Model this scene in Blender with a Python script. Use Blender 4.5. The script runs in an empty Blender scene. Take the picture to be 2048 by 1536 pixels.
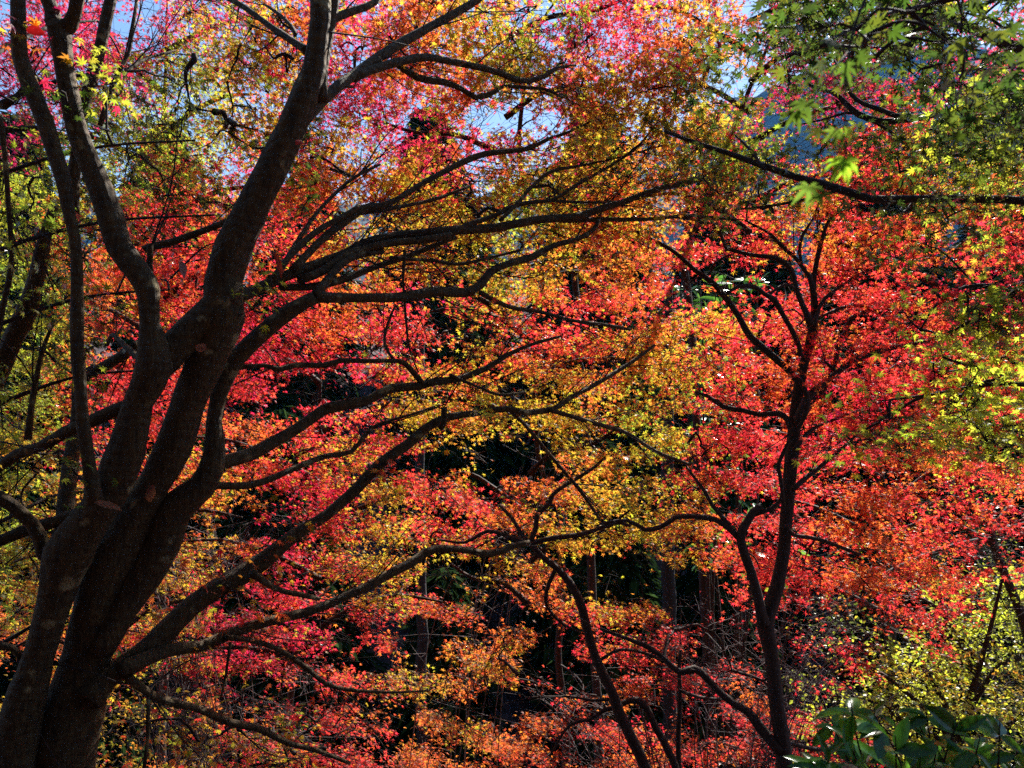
import bpy, math, random
import numpy as np
from mathutils import Vector

R = math.radians
rng = np.random.default_rng(11)
random.seed(11)
scene = bpy.context.scene
col = scene.collection

# ------------------------------------------------------------------ camera
W, H = 2048.0, 1536.0
FPX = 1547.0
PITCH = R(4.0)
EYE = np.array([0.0, 0.0, 1.6])
cam_d = bpy.data.cameras.new("camera")
cam_d.sensor_width = 36.0
cam_d.lens = FPX / W * 36.0
cam_d.clip_start = 0.05
cam_d.clip_end = 3000
cam_d.dof.use_dof = True
cam_d.dof.focus_distance = 7.5
cam_d.dof.aperture_fstop = 4.5
cam = bpy.data.objects.new("camera", cam_d)
cam.location = EYE
cam.rotation_euler = (R(90) + PITCH, 0, 0)
col.objects.link(cam)
scene.camera = cam
FWD = np.array([0, math.cos(PITCH), math.sin(PITCH)])
UPV = np.array([0, -math.sin(PITCH), math.cos(PITCH)])
RGT = np.array([1.0, 0, 0])

def P(x, y, d):
    return EYE + d * (FWD + RGT * ((x - W / 2) / FPX) + UPV * ((H / 2 - y) / FPX))

def PA(x, y, d):
    x = np.asarray(x)[:, None]; y = np.asarray(y)[:, None]; d = np.asarray(d)[:, None]
    return EYE + d * (FWD + RGT * ((x - W / 2) / FPX) + UPV * ((H / 2 - y) / FPX))

def project(p):
    q = p - EYE
    d = q @ FWD
    return W / 2 + FPX * (q @ RGT) / d, H / 2 - FPX * (q @ UPV) / d, d

# ------------------------------------------------------------------ light
SUN_EL, SUN_AZ = R(43), R(30)          # ahead of the camera, to the right
SUN = np.array([math.sin(SUN_AZ) * math.cos(SUN_EL), math.cos(SUN_AZ) * math.cos(SUN_EL), math.sin(SUN_EL)])
world = bpy.data.worlds.new("World")
scene.world = world
world.use_nodes = True
wn = world.node_tree
bg = wn.nodes["Background"]
sky = wn.nodes.new("ShaderNodeTexSky")
sky.sky_type = 'NISHITA'
sky.sun_disc = False
sky.sun_elevation = SUN_EL
sky.sun_rotation = SUN_AZ
sky.air_density = 1.0
sky.dust_density = 0.15
sky.ozone_density = 1.2
wn.links.new(sky.outputs[0], bg.inputs[0])
bg.inputs[1].default_value = 0.062
sl = bpy.data.lights.new("sun", 'SUN')
sl.energy = 5.0
sl.angle = R(0.5)
sl.color = (1.0, 0.95, 0.86)
so = bpy.data.objects.new("sun", sl)
so.rotation_euler = Vector((-SUN[0], -SUN[1], -SUN[2])).to_track_quat('-Z', 'Y').to_euler()
so.location = (10, 10, 20)
col.objects.link(so)
scene.view_settings.view_transform = 'Standard'
scene.view_settings.look = 'None'
scene.view_settings.exposure = 1.8
scene.view_settings.gamma = 1.0
cy = scene.cycles
cy.max_bounces = 7
cy.diffuse_bounces = 5
cy.transmission_bounces = 5
cy.glossy_bounces = 2
cy.volume_bounces = 0
cy.sample_clamp_indirect = 6.0
cy.use_denoising = False
cy.use_adaptive_sampling = True
cy.adaptive_threshold = 0.015
cy.caustics_reflective = False
cy.caustics_refractive = False
scene.render.use_persistent_data = False

# ------------------------------------------------------------------ helpers
def tag(o, label=None, cat=None, group=None, kind=None):
    if label: o["label"] = label
    if cat: o["category"] = cat
    if group: o["group"] = group
    if kind: o["kind"] = kind
    return o

def empty(name, loc):
    o = bpy.data.objects.new(name, None)
    o.empty_display_size = 0.2
    o.location = [float(v) for v in loc]
    col.objects.link(o)
    return o

def link_mesh(name, me, mat, parent=None):
    o = bpy.data.objects.new(name, me)
    if mat: me.materials.append(mat)
    col.objects.link(o)
    if parent is not None:
        o.parent = parent
        o.matrix_parent_inverse.identity()
        o.location = [-v for v in parent.location]
    return o

def mesh_np(name, V, faces_len, loops, colors=None, smooth=False):
    me = bpy.data.meshes.new(name)
    V = np.ascontiguousarray(V, dtype=np.float32)
    me.vertices.add(len(V))
    me.vertices.foreach_set("co", V.ravel())
    loops = np.ascontiguousarray(loops, dtype=np.int32)
    fl = np.ascontiguousarray(faces_len, dtype=np.int32)
    me.loops.add(len(loops))
    me.loops.foreach_set("vertex_index", loops)
    me.polygons.add(len(fl))
    st = np.zeros(len(fl), np.int32)
    st[1:] = np.cumsum(fl)[:-1]
    me.polygons.foreach_set("loop_start", st)
    me.polygons.foreach_set("loop_total", fl)
    if smooth:
        me.polygons.foreach_set("use_smooth", np.ones(len(fl), bool))
    if colors is not None:
        at = me.color_attributes.new("leaf_hue", 'BYTE_COLOR', 'POINT')
        c4 = np.ones((len(V), 4), np.float32)
        c4[:, :3] = colors
        at.data.foreach_set("color", c4.ravel())
    me.update(calc_edges=True)
    return me

def noise1(n, k):
    """smooth 1-D noise of n samples with about k knots"""
    kx = np.linspace(0, 1, max(2, k) + 1)
    ky = rng.normal(0, 1, len(kx))
    return np.interp(np.linspace(0, 1, n), kx, ky)

def spline(pts, step):
    """Catmull-Rom through rows of pts (xyz r), resampled"""
    pts = np.asarray(pts, float)
    if len(pts) < 3:
        n = max(3, int(np.linalg.norm(pts[-1, :3] - pts[0, :3]) / step) + 1)
        t = np.linspace(0, 1, n)[:, None]
        return pts[0] * (1 - t) + pts[-1] * t
    q = np.vstack([2 * pts[0] - pts[1], pts, 2 * pts[-1] - pts[-2]])
    out = []
    for i in range(1, len(q) - 2):
        p0, p1, p2, p3 = q[i - 1], q[i], q[i + 1], q[i + 2]
        n = max(2, int(np.linalg.norm(p2[:3] - p1[:3]) / step))
        t = (np.arange(n) / n)[:, None]
        out.append(0.5 * (2 * p1 + (p2 - p0) * t + (2 * p0 - 5 * p1 + 4 * p2 - p3) * t ** 2 + (3 * p1 - p0 - 3 * p2 + p3) * t ** 3))
    out.append(q[-2][None])
    o = np.vstack(out)
    o[:, 3] = np.maximum(o[:, 3], 0.0006)
    return o

class Tubes:
    def __init__(s):
        s.V = []; s.L = []; s.F = []; s.n = 0
    def add(s, path, sides=8, rough=0.0, cap=True):
        p = path[:, :3]; r = path[:, 3]
        k = len(p)
        T = np.gradient(p, axis=0)
        T /= np.linalg.norm(T, axis=1)[:, None] + 1e-9
        ref = np.array([0, -1.0, 0.15]) if abs(T[0] @ np.array([0, -1.0, .15])) < .9 else np.array([1.0, 0, 0])
        A = np.cross(T, ref); A /= np.linalg.norm(A, axis=1)[:, None] + 1e-9
        B = np.cross(T, A)
        th = np.arange(sides) * 2 * math.pi / sides
        rr = np.repeat(r[:, None], sides, 1)
        if rough > 0:
            kn = max(3, k // 4)
            for j in range(3):
                ph = rng.uniform(0, 6.28)
                rr = rr * (1 + rough * noise1(k, kn)[:, None] * np.cos((j + 1) * th + ph)[None, :] * 0.5)
            rr = rr * (1 + rough * 0.35 * rng.normal(0, 1, rr.shape))
        V = p[:, None, :] + rr[..., None] * (np.cos(th)[None, :, None] * A[:, None, :] + np.sin(th)[None, :, None] * B[:, None, :])
        V = V.reshape(-1, 3)
        i = np.arange(k - 1)[:, None] * sides
        j = np.arange(sides)[None, :]
        j2 = (j + 1) % sides
        q = np.stack([i + j, i + j2, i + sides + j2, i + sides + j], -1).reshape(-1) + s.n
        s.V.append(V); s.L.append(q); s.F.append(np.full((k - 1) * sides, 4))
        if cap:
            e = s.n + (k - 1) * sides
            s.L.append(np.arange(e, e + sides)); s.F.append(np.array([sides]))
            s.L.append(np.arange(s.n + sides - 1, s.n - 1, -1)); s.F.append(np.array([sides]))
        s.n += len(V)
    def mesh(s, name, smooth=True):
        return mesh_np(name, np.vstack(s.V), np.concatenate(s.F), np.concatenate(s.L), smooth=smooth)

# ------------------------------------------------------------------ materials
def nodes_of(m):
    m.use_nodes = True
    nt = m.node_tree
    nt.nodes.clear()
    return nt, nt.nodes, nt.links

def leaf_material(name, trans=0.6, gloss=0.05, rough=0.38, spots=0.25):
    m = bpy.data.materials.new(name)
    nt, N, L = nodes_of(m)
    out = N.new("ShaderNodeOutputMaterial")
    at = N.new("ShaderNodeAttribute"); at.attribute_name = "leaf_hue"
    tc = N.new("ShaderNodeTexCoord")
    nz = N.new("ShaderNodeTexNoise"); nz.inputs["Scale"].default_value = 60; nz.inputs["Detail"].default_value = 2
    L.new(tc.outputs["Object"], nz.inputs["Vector"])
    mr = N.new("ShaderNodeMapRange"); mr.inputs["From Min"].default_value = 0.3; mr.inputs["From Max"].default_value = 0.7
    mr.inputs["To Min"].default_value = 1 - spots; mr.inputs["To Max"].default_value = 1 + spots * 0.5
    L.new(nz.outputs["Fac"], mr.inputs["Value"])
    vm = N.new("ShaderNodeVectorMath"); vm.operation = 'SCALE'
    L.new(at.outputs["Color"], vm.inputs[0]); L.new(mr.outputs[0], vm.inputs["Scale"])
    df = N.new("ShaderNodeBsdfDiffuse"); tr = N.new("ShaderNodeBsdfTranslucent")
    vd = N.new("ShaderNodeVectorMath"); vd.operation = 'SCALE'; vd.inputs["Scale"].default_value = 0.55
    L.new(vm.outputs[0], vd.inputs[0]); L.new(vd.outputs[0], df.inputs["Color"])
    L.new(vm.outputs[0], tr.inputs["Color"])
    mx = N.new("ShaderNodeMixShader"); mx.inputs[0].default_value = trans
    L.new(df.outputs[0], mx.inputs[1]); L.new(tr.outputs[0], mx.inputs[2])
    gl = N.new("ShaderNodeBsdfGlossy"); gl.inputs["Roughness"].default_value = rough
    fr = N.new("ShaderNodeFresnel"); fr.inputs["IOR"].default_value = 1.45
    mm = N.new("ShaderNodeMath"); mm.operation = 'MULTIPLY'; mm.inputs[1].default_value = gloss
    L.new(fr.outputs[0], mm.inputs[0])
    m2 = N.new("ShaderNodeMixShader")
    L.new(mm.outputs[0], m2.inputs[0]); L.new(mx.outputs[0], m2.inputs[1]); L.new(gl.outputs[0], m2.inputs[2])
    L.new(m2.outputs[0], out.inputs["Surface"])
    return m

def bark_material(name, c1, c2, c3, scale=14.0, stretch=5.0, patch=0.62, bump=0.5):
    m = bpy.data.materials.new(name)
    nt, N, L = nodes_of(m)
    out = N.new("ShaderNodeOutputMaterial")
    pb = N.new("ShaderNodeBsdfPrincipled"); pb.inputs["Roughness"].default_value = 0.85
    L.new(pb.outputs[0], out.inputs["Surface"])
    tc = N.new("ShaderNodeTexCoord")
    mp = N.new("ShaderNodeMapping"); mp.inputs["Scale"].default_value = (stretch, stretch, 1.0)
    L.new(tc.outputs["Object"], mp.inputs["Vector"])
    n1 = N.new("ShaderNodeTexNoise"); n1.inputs["Scale"].default_value = scale; n1.inputs["Detail"].default_value = 6
    n1.inputs["Roughness"].default_value = 0.65
    L.new(mp.outputs[0], n1.inputs["Vector"])
    r1 = N.new("ShaderNodeValToRGB")
    r1.color_ramp.elements[0].position = 0.35; r1.color_ramp.elements[0].color = (*c1, 1)
    r1.color_ramp.elements[1].position = 0.68; r1.color_ramp.elements[1].color = (*c2, 1)
    L.new(n1.outputs["Fac"], r1.inputs[0])
    n2 = N.new("ShaderNodeTexNoise"); n2.inputs["Scale"].default_value = 7.0; n2.inputs["Detail"].default_value = 5
    L.new(tc.outputs["Object"], n2.inputs["Vector"])
    r2 = N.new("ShaderNodeValToRGB")
    r2.color_ramp.elements[0].position = patch; r2.color_ramp.elements[0].color = (0, 0, 0, 1)
    r2.color_ramp.elements[1].position = patch + 0.05; r2.color_ramp.elements[1].color = (1, 1, 1, 1)
    L.new(n2.outputs["Fac"], r2.inputs[0])
    mx = N.new("ShaderNodeMixRGB"); mx.inputs[2].default_value = (*c3, 1)
    L.new(r2.outputs[0], mx.inputs[0]); L.new(r1.outputs[0], mx.inputs[1])
    L.new(mx.outputs[0], pb.inputs["Base Color"])
    wv = N.new("ShaderNodeTexWave"); wv.bands_direction = 'Z'; wv.inputs["Scale"].default_value = 6
    wv.inputs["Distortion"].default_value = 9; wv.inputs["Detail"].default_value = 3
    L.new(tc.outputs["Object"], wv.inputs["Vector"])
    ad = N.new("ShaderNodeMath"); ad.operation = 'MULTIPLY_ADD'; ad.inputs[1].default_value = 0.25
    L.new(wv.outputs["Fac"], ad.inputs[0]); L.new(n1.outputs["Fac"], ad.inputs[2])
    bp = N.new("ShaderNodeBump"); bp.inputs["Strength"].default_value = bump; bp.inputs["Distance"].default_value = 0.02
    L.new(ad.outputs[0], bp.inputs["Height"]); L.new(bp.outputs[0], pb.inputs["Normal"])
    return m

def ground_material(name, c1, c2, c3, scale=3.0):
    m = bpy.data.materials.new(name)
    nt, N, L = nodes_of(m)
    out = N.new("ShaderNodeOutputMaterial")
    pb = N.new("ShaderNodeBsdfPrincipled"); pb.inputs["Roughness"].default_value = 0.95
    L.new(pb.outputs[0], out.inputs["Surface"])
    tc = N.new("ShaderNodeTexCoord")
    n1 = N.new("ShaderNodeTexNoise"); n1.inputs["Scale"].default_value = scale; n1.inputs["Detail"].default_value = 8
    n1.inputs["Roughness"].default_value = 0.75
    L.new(tc.outputs["Object"], n1.inputs["Vector"])
    r1 = N.new("ShaderNodeValToRGB")
    e = r1.color_ramp.elements
    e[0].position = 0.35; e[0].color = (*c1, 1); e[1].position = 0.7; e[1].color = (*c3, 1)
    x = e.new(0.52); x.color = (*c2, 1)
    L.new(n1.outputs["Fac"], r1.inputs[0]); L.new(r1.outputs[0], pb.inputs["Base Color"])
    bp = N.new("ShaderNodeBump"); bp.inputs["Strength"].default_value = 0.8; bp.inputs["Distance"].default_value = 0.08
    L.new(n1.outputs["Fac"], bp.inputs["Height"]); L.new(bp.outputs[0], pb.inputs["Normal"])
    return m

M_leaf = leaf_material("maple_leaf", 0.76, 0.2, 0.45)
M_laurel = leaf_material("laurel_leaf", 0.5, 0.7, 0.2, 0.15)
M_yellow = leaf_material("shrub_leaf", 0.6, 0.5, 0.4)
M_conifer = leaf_material("cedar_frond", 0.12, 0.0, 0.5)
M_bark = bark_material("maple_bark", (0.024, 0.013, 0.003), (0.110, 0.062, 0.016), (0.26, 0.20, 0.09), 9, 5, 0.63, 1.0)
M_bark_dark = bark_material("dark_maple_bark", (0.014, 0.008, 0.006), (0.05, 0.028, 0.020), (0.11, 0.085, 0.06), 12, 4, 0.68)
M_twig = bark_material("twig_bark", (0.012, 0.006, 0.005), (0.035, 0.016, 0.012), (0.07, 0.045, 0.03), 20, 2, 0.7, 0.1)
M_bare = bark_material("bare_twig_bark", (0.06, 0.05, 0.05), (0.14, 0.12, 0.13), (0.22, 0.20, 0.20), 20, 2, 0.6, 0.1)
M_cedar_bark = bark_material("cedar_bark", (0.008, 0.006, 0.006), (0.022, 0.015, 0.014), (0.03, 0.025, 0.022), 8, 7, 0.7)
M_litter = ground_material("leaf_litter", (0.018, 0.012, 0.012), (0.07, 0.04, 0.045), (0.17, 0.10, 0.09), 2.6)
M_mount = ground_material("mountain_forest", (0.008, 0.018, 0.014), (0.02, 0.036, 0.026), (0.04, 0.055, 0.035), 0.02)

# ------------------------------------------------------------------ terrain
def ground_z(x, y):
    x = np.asarray(x, float); y = np.asarray(y, float)
    z = np.where(y < 1.5, 0.0, -0.42 * (y - 1.5))
    z = np.where(y > 15, -5.67 + 0.42 * (y - 15), z)
    z = np.where(y > 60, 13.2 + 0.1 * (y - 60), z)
    z = np.where(y < -2.5, 0.75 * (-2.5 - y), z)  # unseen steep rise behind the camera, added to block sky light
    z = np.where(y < -40, 28.0, z)
    z = z + 0.18 * np.sin(x * 0.9 + y * 0.5) * np.clip(np.abs(y - 0) / 6, 0, 1) + 0.25 * np.sin(x * 0.31 - y * 0.43) * np.clip(np.abs(y) / 8, 0, 1)
    return z

def build_terrain():
    xs = np.concatenate([np.linspace(-400, -42, 16), np.linspace(-40, 40, 161), np.linspace(42, 400, 16)])
    ys = np.concatenate([np.linspace(-120, -42, 8), np.linspace(-40, 60, 201), np.linspace(64, 160, 10)])
    X, Y = np.meshgrid(xs, ys)
    Z = ground_z(X, Y) + rng.normal(0, 0.04, X.shape)
    V = np.stack([X, Y, Z], -1).reshape(-1, 3)
    nx, ny = len(xs), len(ys)
    i = np.arange(ny - 1)[:, None] * nx; j = np.arange(nx - 1)[None, :]
    q = np.stack([i + j, i + j + 1, i + nx + j + 1, i + nx + j], -1).reshape(-1)
    me = mesh_np("ground", V, np.full((nx - 1) * (ny - 1), 4), q, smooth=True)
    tag(link_mesh("ground", me, M_litter), kind="structure")
    # far forested mountain
    xs = np.linspace(-460, 460, 139); ys = np.concatenate([np.linspace(160, 250, 6), np.linspace(254, 366, 60), np.linspace(380, 440, 4)])
    X, Y = np.meshgrid(xs, ys)
    ridge = 60 + 40 / (1 + np.exp(-(X - 70) / 22)) + 4 * np.sin(X * 0.019) + 3 * np.sin(X * .05) + np.clip(X, 0, 600) * 0.06
    t = np.clip((Y - 250) / 110, 0, 1)
    Z = 16 + (ridge * 1.05 + 20) * t + np.clip(Y - 360, 0, 900) * 0.02 + rng.normal(0, 1.6, X.shape)
    V = np.stack([X * 4, 160 + (Y - 160) * 4.6, (Z - 16) * 4 + 16], -1).reshape(-1, 3)
    nx, ny = len(xs), len(ys)
    i = np.arange(ny - 1)[:, None] * nx; j = np.arange(nx - 1)[None, :]
    q = np.stack([i + j, i + j + 1, i + nx + j + 1, i + nx + j], -1).reshape(-1)
    me = mesh_np("mountain", V, np.full((nx - 1) * (ny - 1), 4), q, smooth=True)
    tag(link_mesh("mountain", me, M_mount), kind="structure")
build_terrain()

# ------------------------------------------------------------------ leaves
def star_template(lobes=5):
    """maple leaf in the xy plane, petiole at the origin, unit radius lobes; one quad per lobe"""
    if lobes == 5:
        ang = [90, 38, 142, -14, 194]; ln = [1.08, .97, .97, .70, .70]
        order = [3, 1, 0, 2, 4]
    else:
        ang = [90, 52, 128, 14, 166, -26, 206]; ln = [1.0, .93, .93, .74, .74, .42, .42]
        order = [5, 3, 1, 0, 2, 4, 6]
    V = [(0, 0, 0.0)]; F = []
    a = [math.radians(ang[o]) for o in order]; l = [ln[o] for o in order]
    notch = []
    for i in range(len(a) + 1):
        if i == 0: t = a[0] - math.radians(24); nr = .16
        elif i == len(a): t = a[-1] + math.radians(24); nr = .16
        else: t = (a[i - 1] + a[i]) / 2; nr = .28
        notch.append(len(V)); V.append((nr * math.cos(t), nr * math.sin(t), 0.0))
    if lobes == 5:
        for i in range(len(a)):
            k = len(V); V.append((l[i] * math.cos(a[i]), l[i] * math.sin(a[i]), -0.16 * l[i]))
            F.append((0, notch[i], k, notch[i + 1]))
    else:
        for i in range(len(a)):
            w = math.radians(11.5); k = len(V)
            c, s_ = math.cos, math.sin
            V.append((.58 * l[i] * c(a[i] - w), .58 * l[i] * s_(a[i] - w), 0.02))
            V.append((l[i] * c(a[i]), l[i] * s_(a[i]), -0.2 * l[i]))
            V.append((.58 * l[i] * c(a[i] + w), .58 * l[i] * s_(a[i] + w), 0.02))
            V.append((.55 * l[i] * c(a[i]), .55 * l[i] * s_(a[i]), -0.03))
            F += [(0, notch[i], k, k + 3), (0, k + 3, k + 2, notch[i + 1]), (k, k + 1, k + 3), (k + 3, k + 1, k + 2)]
    V = np.array(V); V[:, 1] += 0.0
    return V, F

def oval_template(w=0.26, droop=0.15, n=4):
    V = []; F = []
    ts = np.linspace(0, 1, n + 2)
    for t in ts:
        hw = w * math.sin(math.pi * t ** 0.85) ** 0.8 if 0 < t < 1 else 0
        z = -droop * t * t
        V.append((0, t, z))
        if 0 < t < 1:
            V.append((-hw, t, z + 0.06)); V.append((hw, t, z + 0.06))
    def m(i): return 0 if i == 0 else 1 + 3 * (i - 1)
    e = 1 + 3 * n
    F.append((0, m(1), m(1) + 1)); F.append((0, m(1) + 2, m(1)))
    for i in range(1, n):
        F.append((m(i), m(i + 1), m(i + 1) + 1, m(i) + 1)); F.append((m(i), m(i) + 2, m(i + 1) + 2, m(i + 1)))
    F.append((m(n), e, m(n) + 1)); F.append((m(n), m(n) + 2, e))
    return np.array(V), F

T5, T7 = star_template(5), star_template(7)
TOV = oval_template(0.30, 0.12, 2)
TLAU = oval_template(0.21, 0.22, 4)

def unit(a):
    return a / (np.linalg.norm(a, axis=-1, keepdims=True) + 1e-9)

def leaves_mesh(name, tpl, pos, nrm, tip, size, color):
    """pos (n,3), nrm = leaf normal, tip = rough tip direction"""
    TV, TF = tpl
    n = len(pos)
    Z = unit(nrm)
    Y = unit(tip - (tip * Z).sum(1)[:, None] * Z)
    X = np.cross(Y, Z)
    curl = rng.uniform(0.2, 1.9, n)[:, None]
    wid = rng.uniform(0.82, 1.08, n)[:, None]
    s = size[:, None, None]
    V = pos[:, None, :] + s * ((TV[None, :, 0] * wid)[..., None] * X[:, None, :] + TV[None, :, 1, None] * Y[:, None, :] + (TV[None, :, 2] * curl)[..., None] * Z[:, None, :])
    k = len(TV)
    fl = np.array([len(f) for f in TF]); lp = np.concatenate([np.array(f) for f in TF])
    L = (lp[None, :] + (np.arange(n) * k)[:, None]).ravel()
    C = np.repeat(color, k, axis=0)
    return mesh_np(name, V.reshape(-1, 3), np.tile(fl, n), L, C)

# leaf colours (the leaves' own colour; M also holds sky glow, D canopy shade), several shades for each letter
PAL = {
    'R': [(.88, .050, .050), (.88, .085, .045), (.82, .034, .060)],
    'C': [(.84, .024, .075), (.78, .020, .11), (.84, .05, .06)],
    'M': [(.62, .018, .10), (.70, .026, .08), (.48, .016, .11), (.74, .06, .045)],  # red pushed to magenta: shade and sky glow put into the colour
    'O': [(.88, .19, .040), (.88, .12, .035), (.84, .28, .035)],
    'Y': [(.72, .46, .035), (.80, .34, .04), (.56, .50, .035)],
    'G': [(.42, .48, .035), (.55, .52, .04), (.28, .38, .035)],
    'D': [(.045, .085, .012), (.07, .11, .014), (.10, .12, .012)],  # green darkened, the shade of the canopy is in the leaf colour
    'L': [(.84, .88, .06), (.88, .86, .07), (.70, .84, .055)],
}
GRID = [
 "MMMMBMYMYOCMOOYYMGCRMYOMMDMDmmmm",
 "MMMMMMGYYOMMOYOGGMCCMOYOMDMDmmmm",
 "MMMMMGGOYYMMOMOYYROYOYYOMDMDmmmm",
 "MMMGGGGYYYMMMGMRMMYYYYMMMDMDRmmG",
 "MGGGGGGYOMYGMCMMYMYYYYGGRDRRYOGG",
 "GGGGGRYRYROOYYROGYYOOGGDRYRRYOGG",
 "GGGYRROCRORYOYYGGYOOYOYRYORRYOOO",
 "GGOORRRORRYYYOYGYYOYORRRYOOORORR",
 "GGOORRROROOYOYYGYYOORRRRORRRROCR",
 "GGOOYRORCROORCRYORRORRYRRRRRORRC",
 "GGYROORCCROCRRYRRRROOYYRROORRROO",
 "GGORRROCCCRCRYOYOYOYYYRROCRRRROO",
 "GGRRRRRRRCRRYYOYYYOYGYRROORRROOR",
 "YGRRRROOORRRYYYYYYYGGYRRRCRROOOR",
 "YGRRRYYOROYYRROYYYOYYRRRRRRROORR",
 "GYYRROOOCCCYYRRROOYYYYORRROORORO",
 "GYYYOOYOCRRYYRROOYYYYOORRROORROR",
 "GYYYYYYOCCRYYYYYYYYOYYORROOOORRR",
 "GYOOYYRCRCOYYROOOOYYYORRRROORRLL",
 "OYOROYCCRCCRROOOOORORRRRRRRORLLL",
 "OOORYYRCRCROOYOYOORRRORRRRRLLLLL",
 "YYYYYRRCROROYYOYOROORRROLLLLLLLL",
 "YYYYYYOOCRROROYOOORROORRRRLLLLLL",
 "YYYYYOYRYRRROOOOOROOORORRRRLLLLL",
]
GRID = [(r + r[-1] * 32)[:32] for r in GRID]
def code_at(x, y):
    i = min(23, max(0, int(y // 64))); j = min(31, max(0, int(x // 64)))
    return GRID[i][j]

# openings in the foliage: x, y, rx, ry, how empty
GAPS = [
 (620,785,55,26,1),(700,790,62,26,.95),(1025,782,32,18,1),(575,800,30,22,.9),(650,758,55,18,.9),
 (1030,915,78,38,1),(900,918,60,18,1),(835,925,45,20,.9),(510,1035,75,42,.85),(895,1160,62,36,1),(995,1218,30,34,1),
 (845,1275,46,40,1),(695,1278,30,24,1),(745,1318,40,24,.9),(985,1402,36,32,1),(1105,1345,72,56,.9),(1090,1265,22,24,.9),
 (1250,1152,112,42,1),(1370,1185,66,50,1),(1195,1375,30,22,.9),(785,1440,46,16,.9),(1395,1195,60,44,1),(1460,1275,64,32,1),
 (1465,1015,38,16,.9),(1380,842,46,14,.9),(1620,1290,70,85,.85),(1700,1240,70,40,.8),(1985,880,62,36,.9),(2005,1110,52,34,.95),
 (320,1365,60,26,.95),(230,1470,90,60,.75),(510,1400,70,36,.8),(612,1380,20,45,.9),(15,1350,45,45,.9),(255,690,34,20,.8),
 (1605,300,46,24,1),(1555,246,36,16,1),(1705,240,44,14,.9),(1775,416,50,18,1),(1912,470,34,22,.95),(1880,540,46,12,.9),(1990,545,36,12,.8),
 (1572,548,44,40,.9),(1690,700,22,16,.9),(1150,568,15,30,1),(866,600,28,26,.85),(950,672,36,15,.85),(1430,572,78,40,.95),
 (1665,618,20,10,.9),(1735,635,22,9,.9),(1330,600,14,9,.8),(880,640,22,14,.8),(1175,510,20,14,.8),(460,1190,26,40,.6),
 (300,14,18,16,1),(247,56,24,18,.95),(1030,240,42,20,1),(966,236,30,26,.8),(1098,238,30,16,.9),(840,252,30,14,.8),
 (1514,20,24,26,1),(1450,160,42,34,.9),(1500,190,30,16,.7),(1542,226,14,12,.9),(1815,130,40,18,.8),(1900,90,32,22,.8),(1760,146,20,14,.8),
 (722,130,18,12,.8),(1104,30,26,18,.8),(15,232,22,20,.7),(20,60,20,30,.6),(1620,30,18,12,.6),(2010,900,34,24,.8),
 (1290,860,20,10,.6),(250,905,40,24,.7),(380,820,14,16,.6),(120,930,40,20,.6),
 (1880,1010,60,30,.5),(1560,1400,25,60,.3),(1330,1420,40,40,.5),(1420,1440,50,30,.6),(1100,1480,30,20,.4)]
GA = np.array(GAPS)
def gap_keep(pts, strength=1.0):
    x, y, _ = project(pts)
    keep = np.ones(len(pts), bool)
    wob = 1 + 0.28 * np.sin(x * 0.11 + y * 0.05) + 0.2 * np.sin(y * 0.17 - x * 0.07 + 2)
    u = rng.random(len(pts))
    for gx, gy, rx, ry, s in GA:
        d = ((x - gx) / rx) ** 2 + ((y - gy) / ry) ** 2
        keep &= ~((d < wob * 1.05) & (u < s * strength))
    return keep

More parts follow.
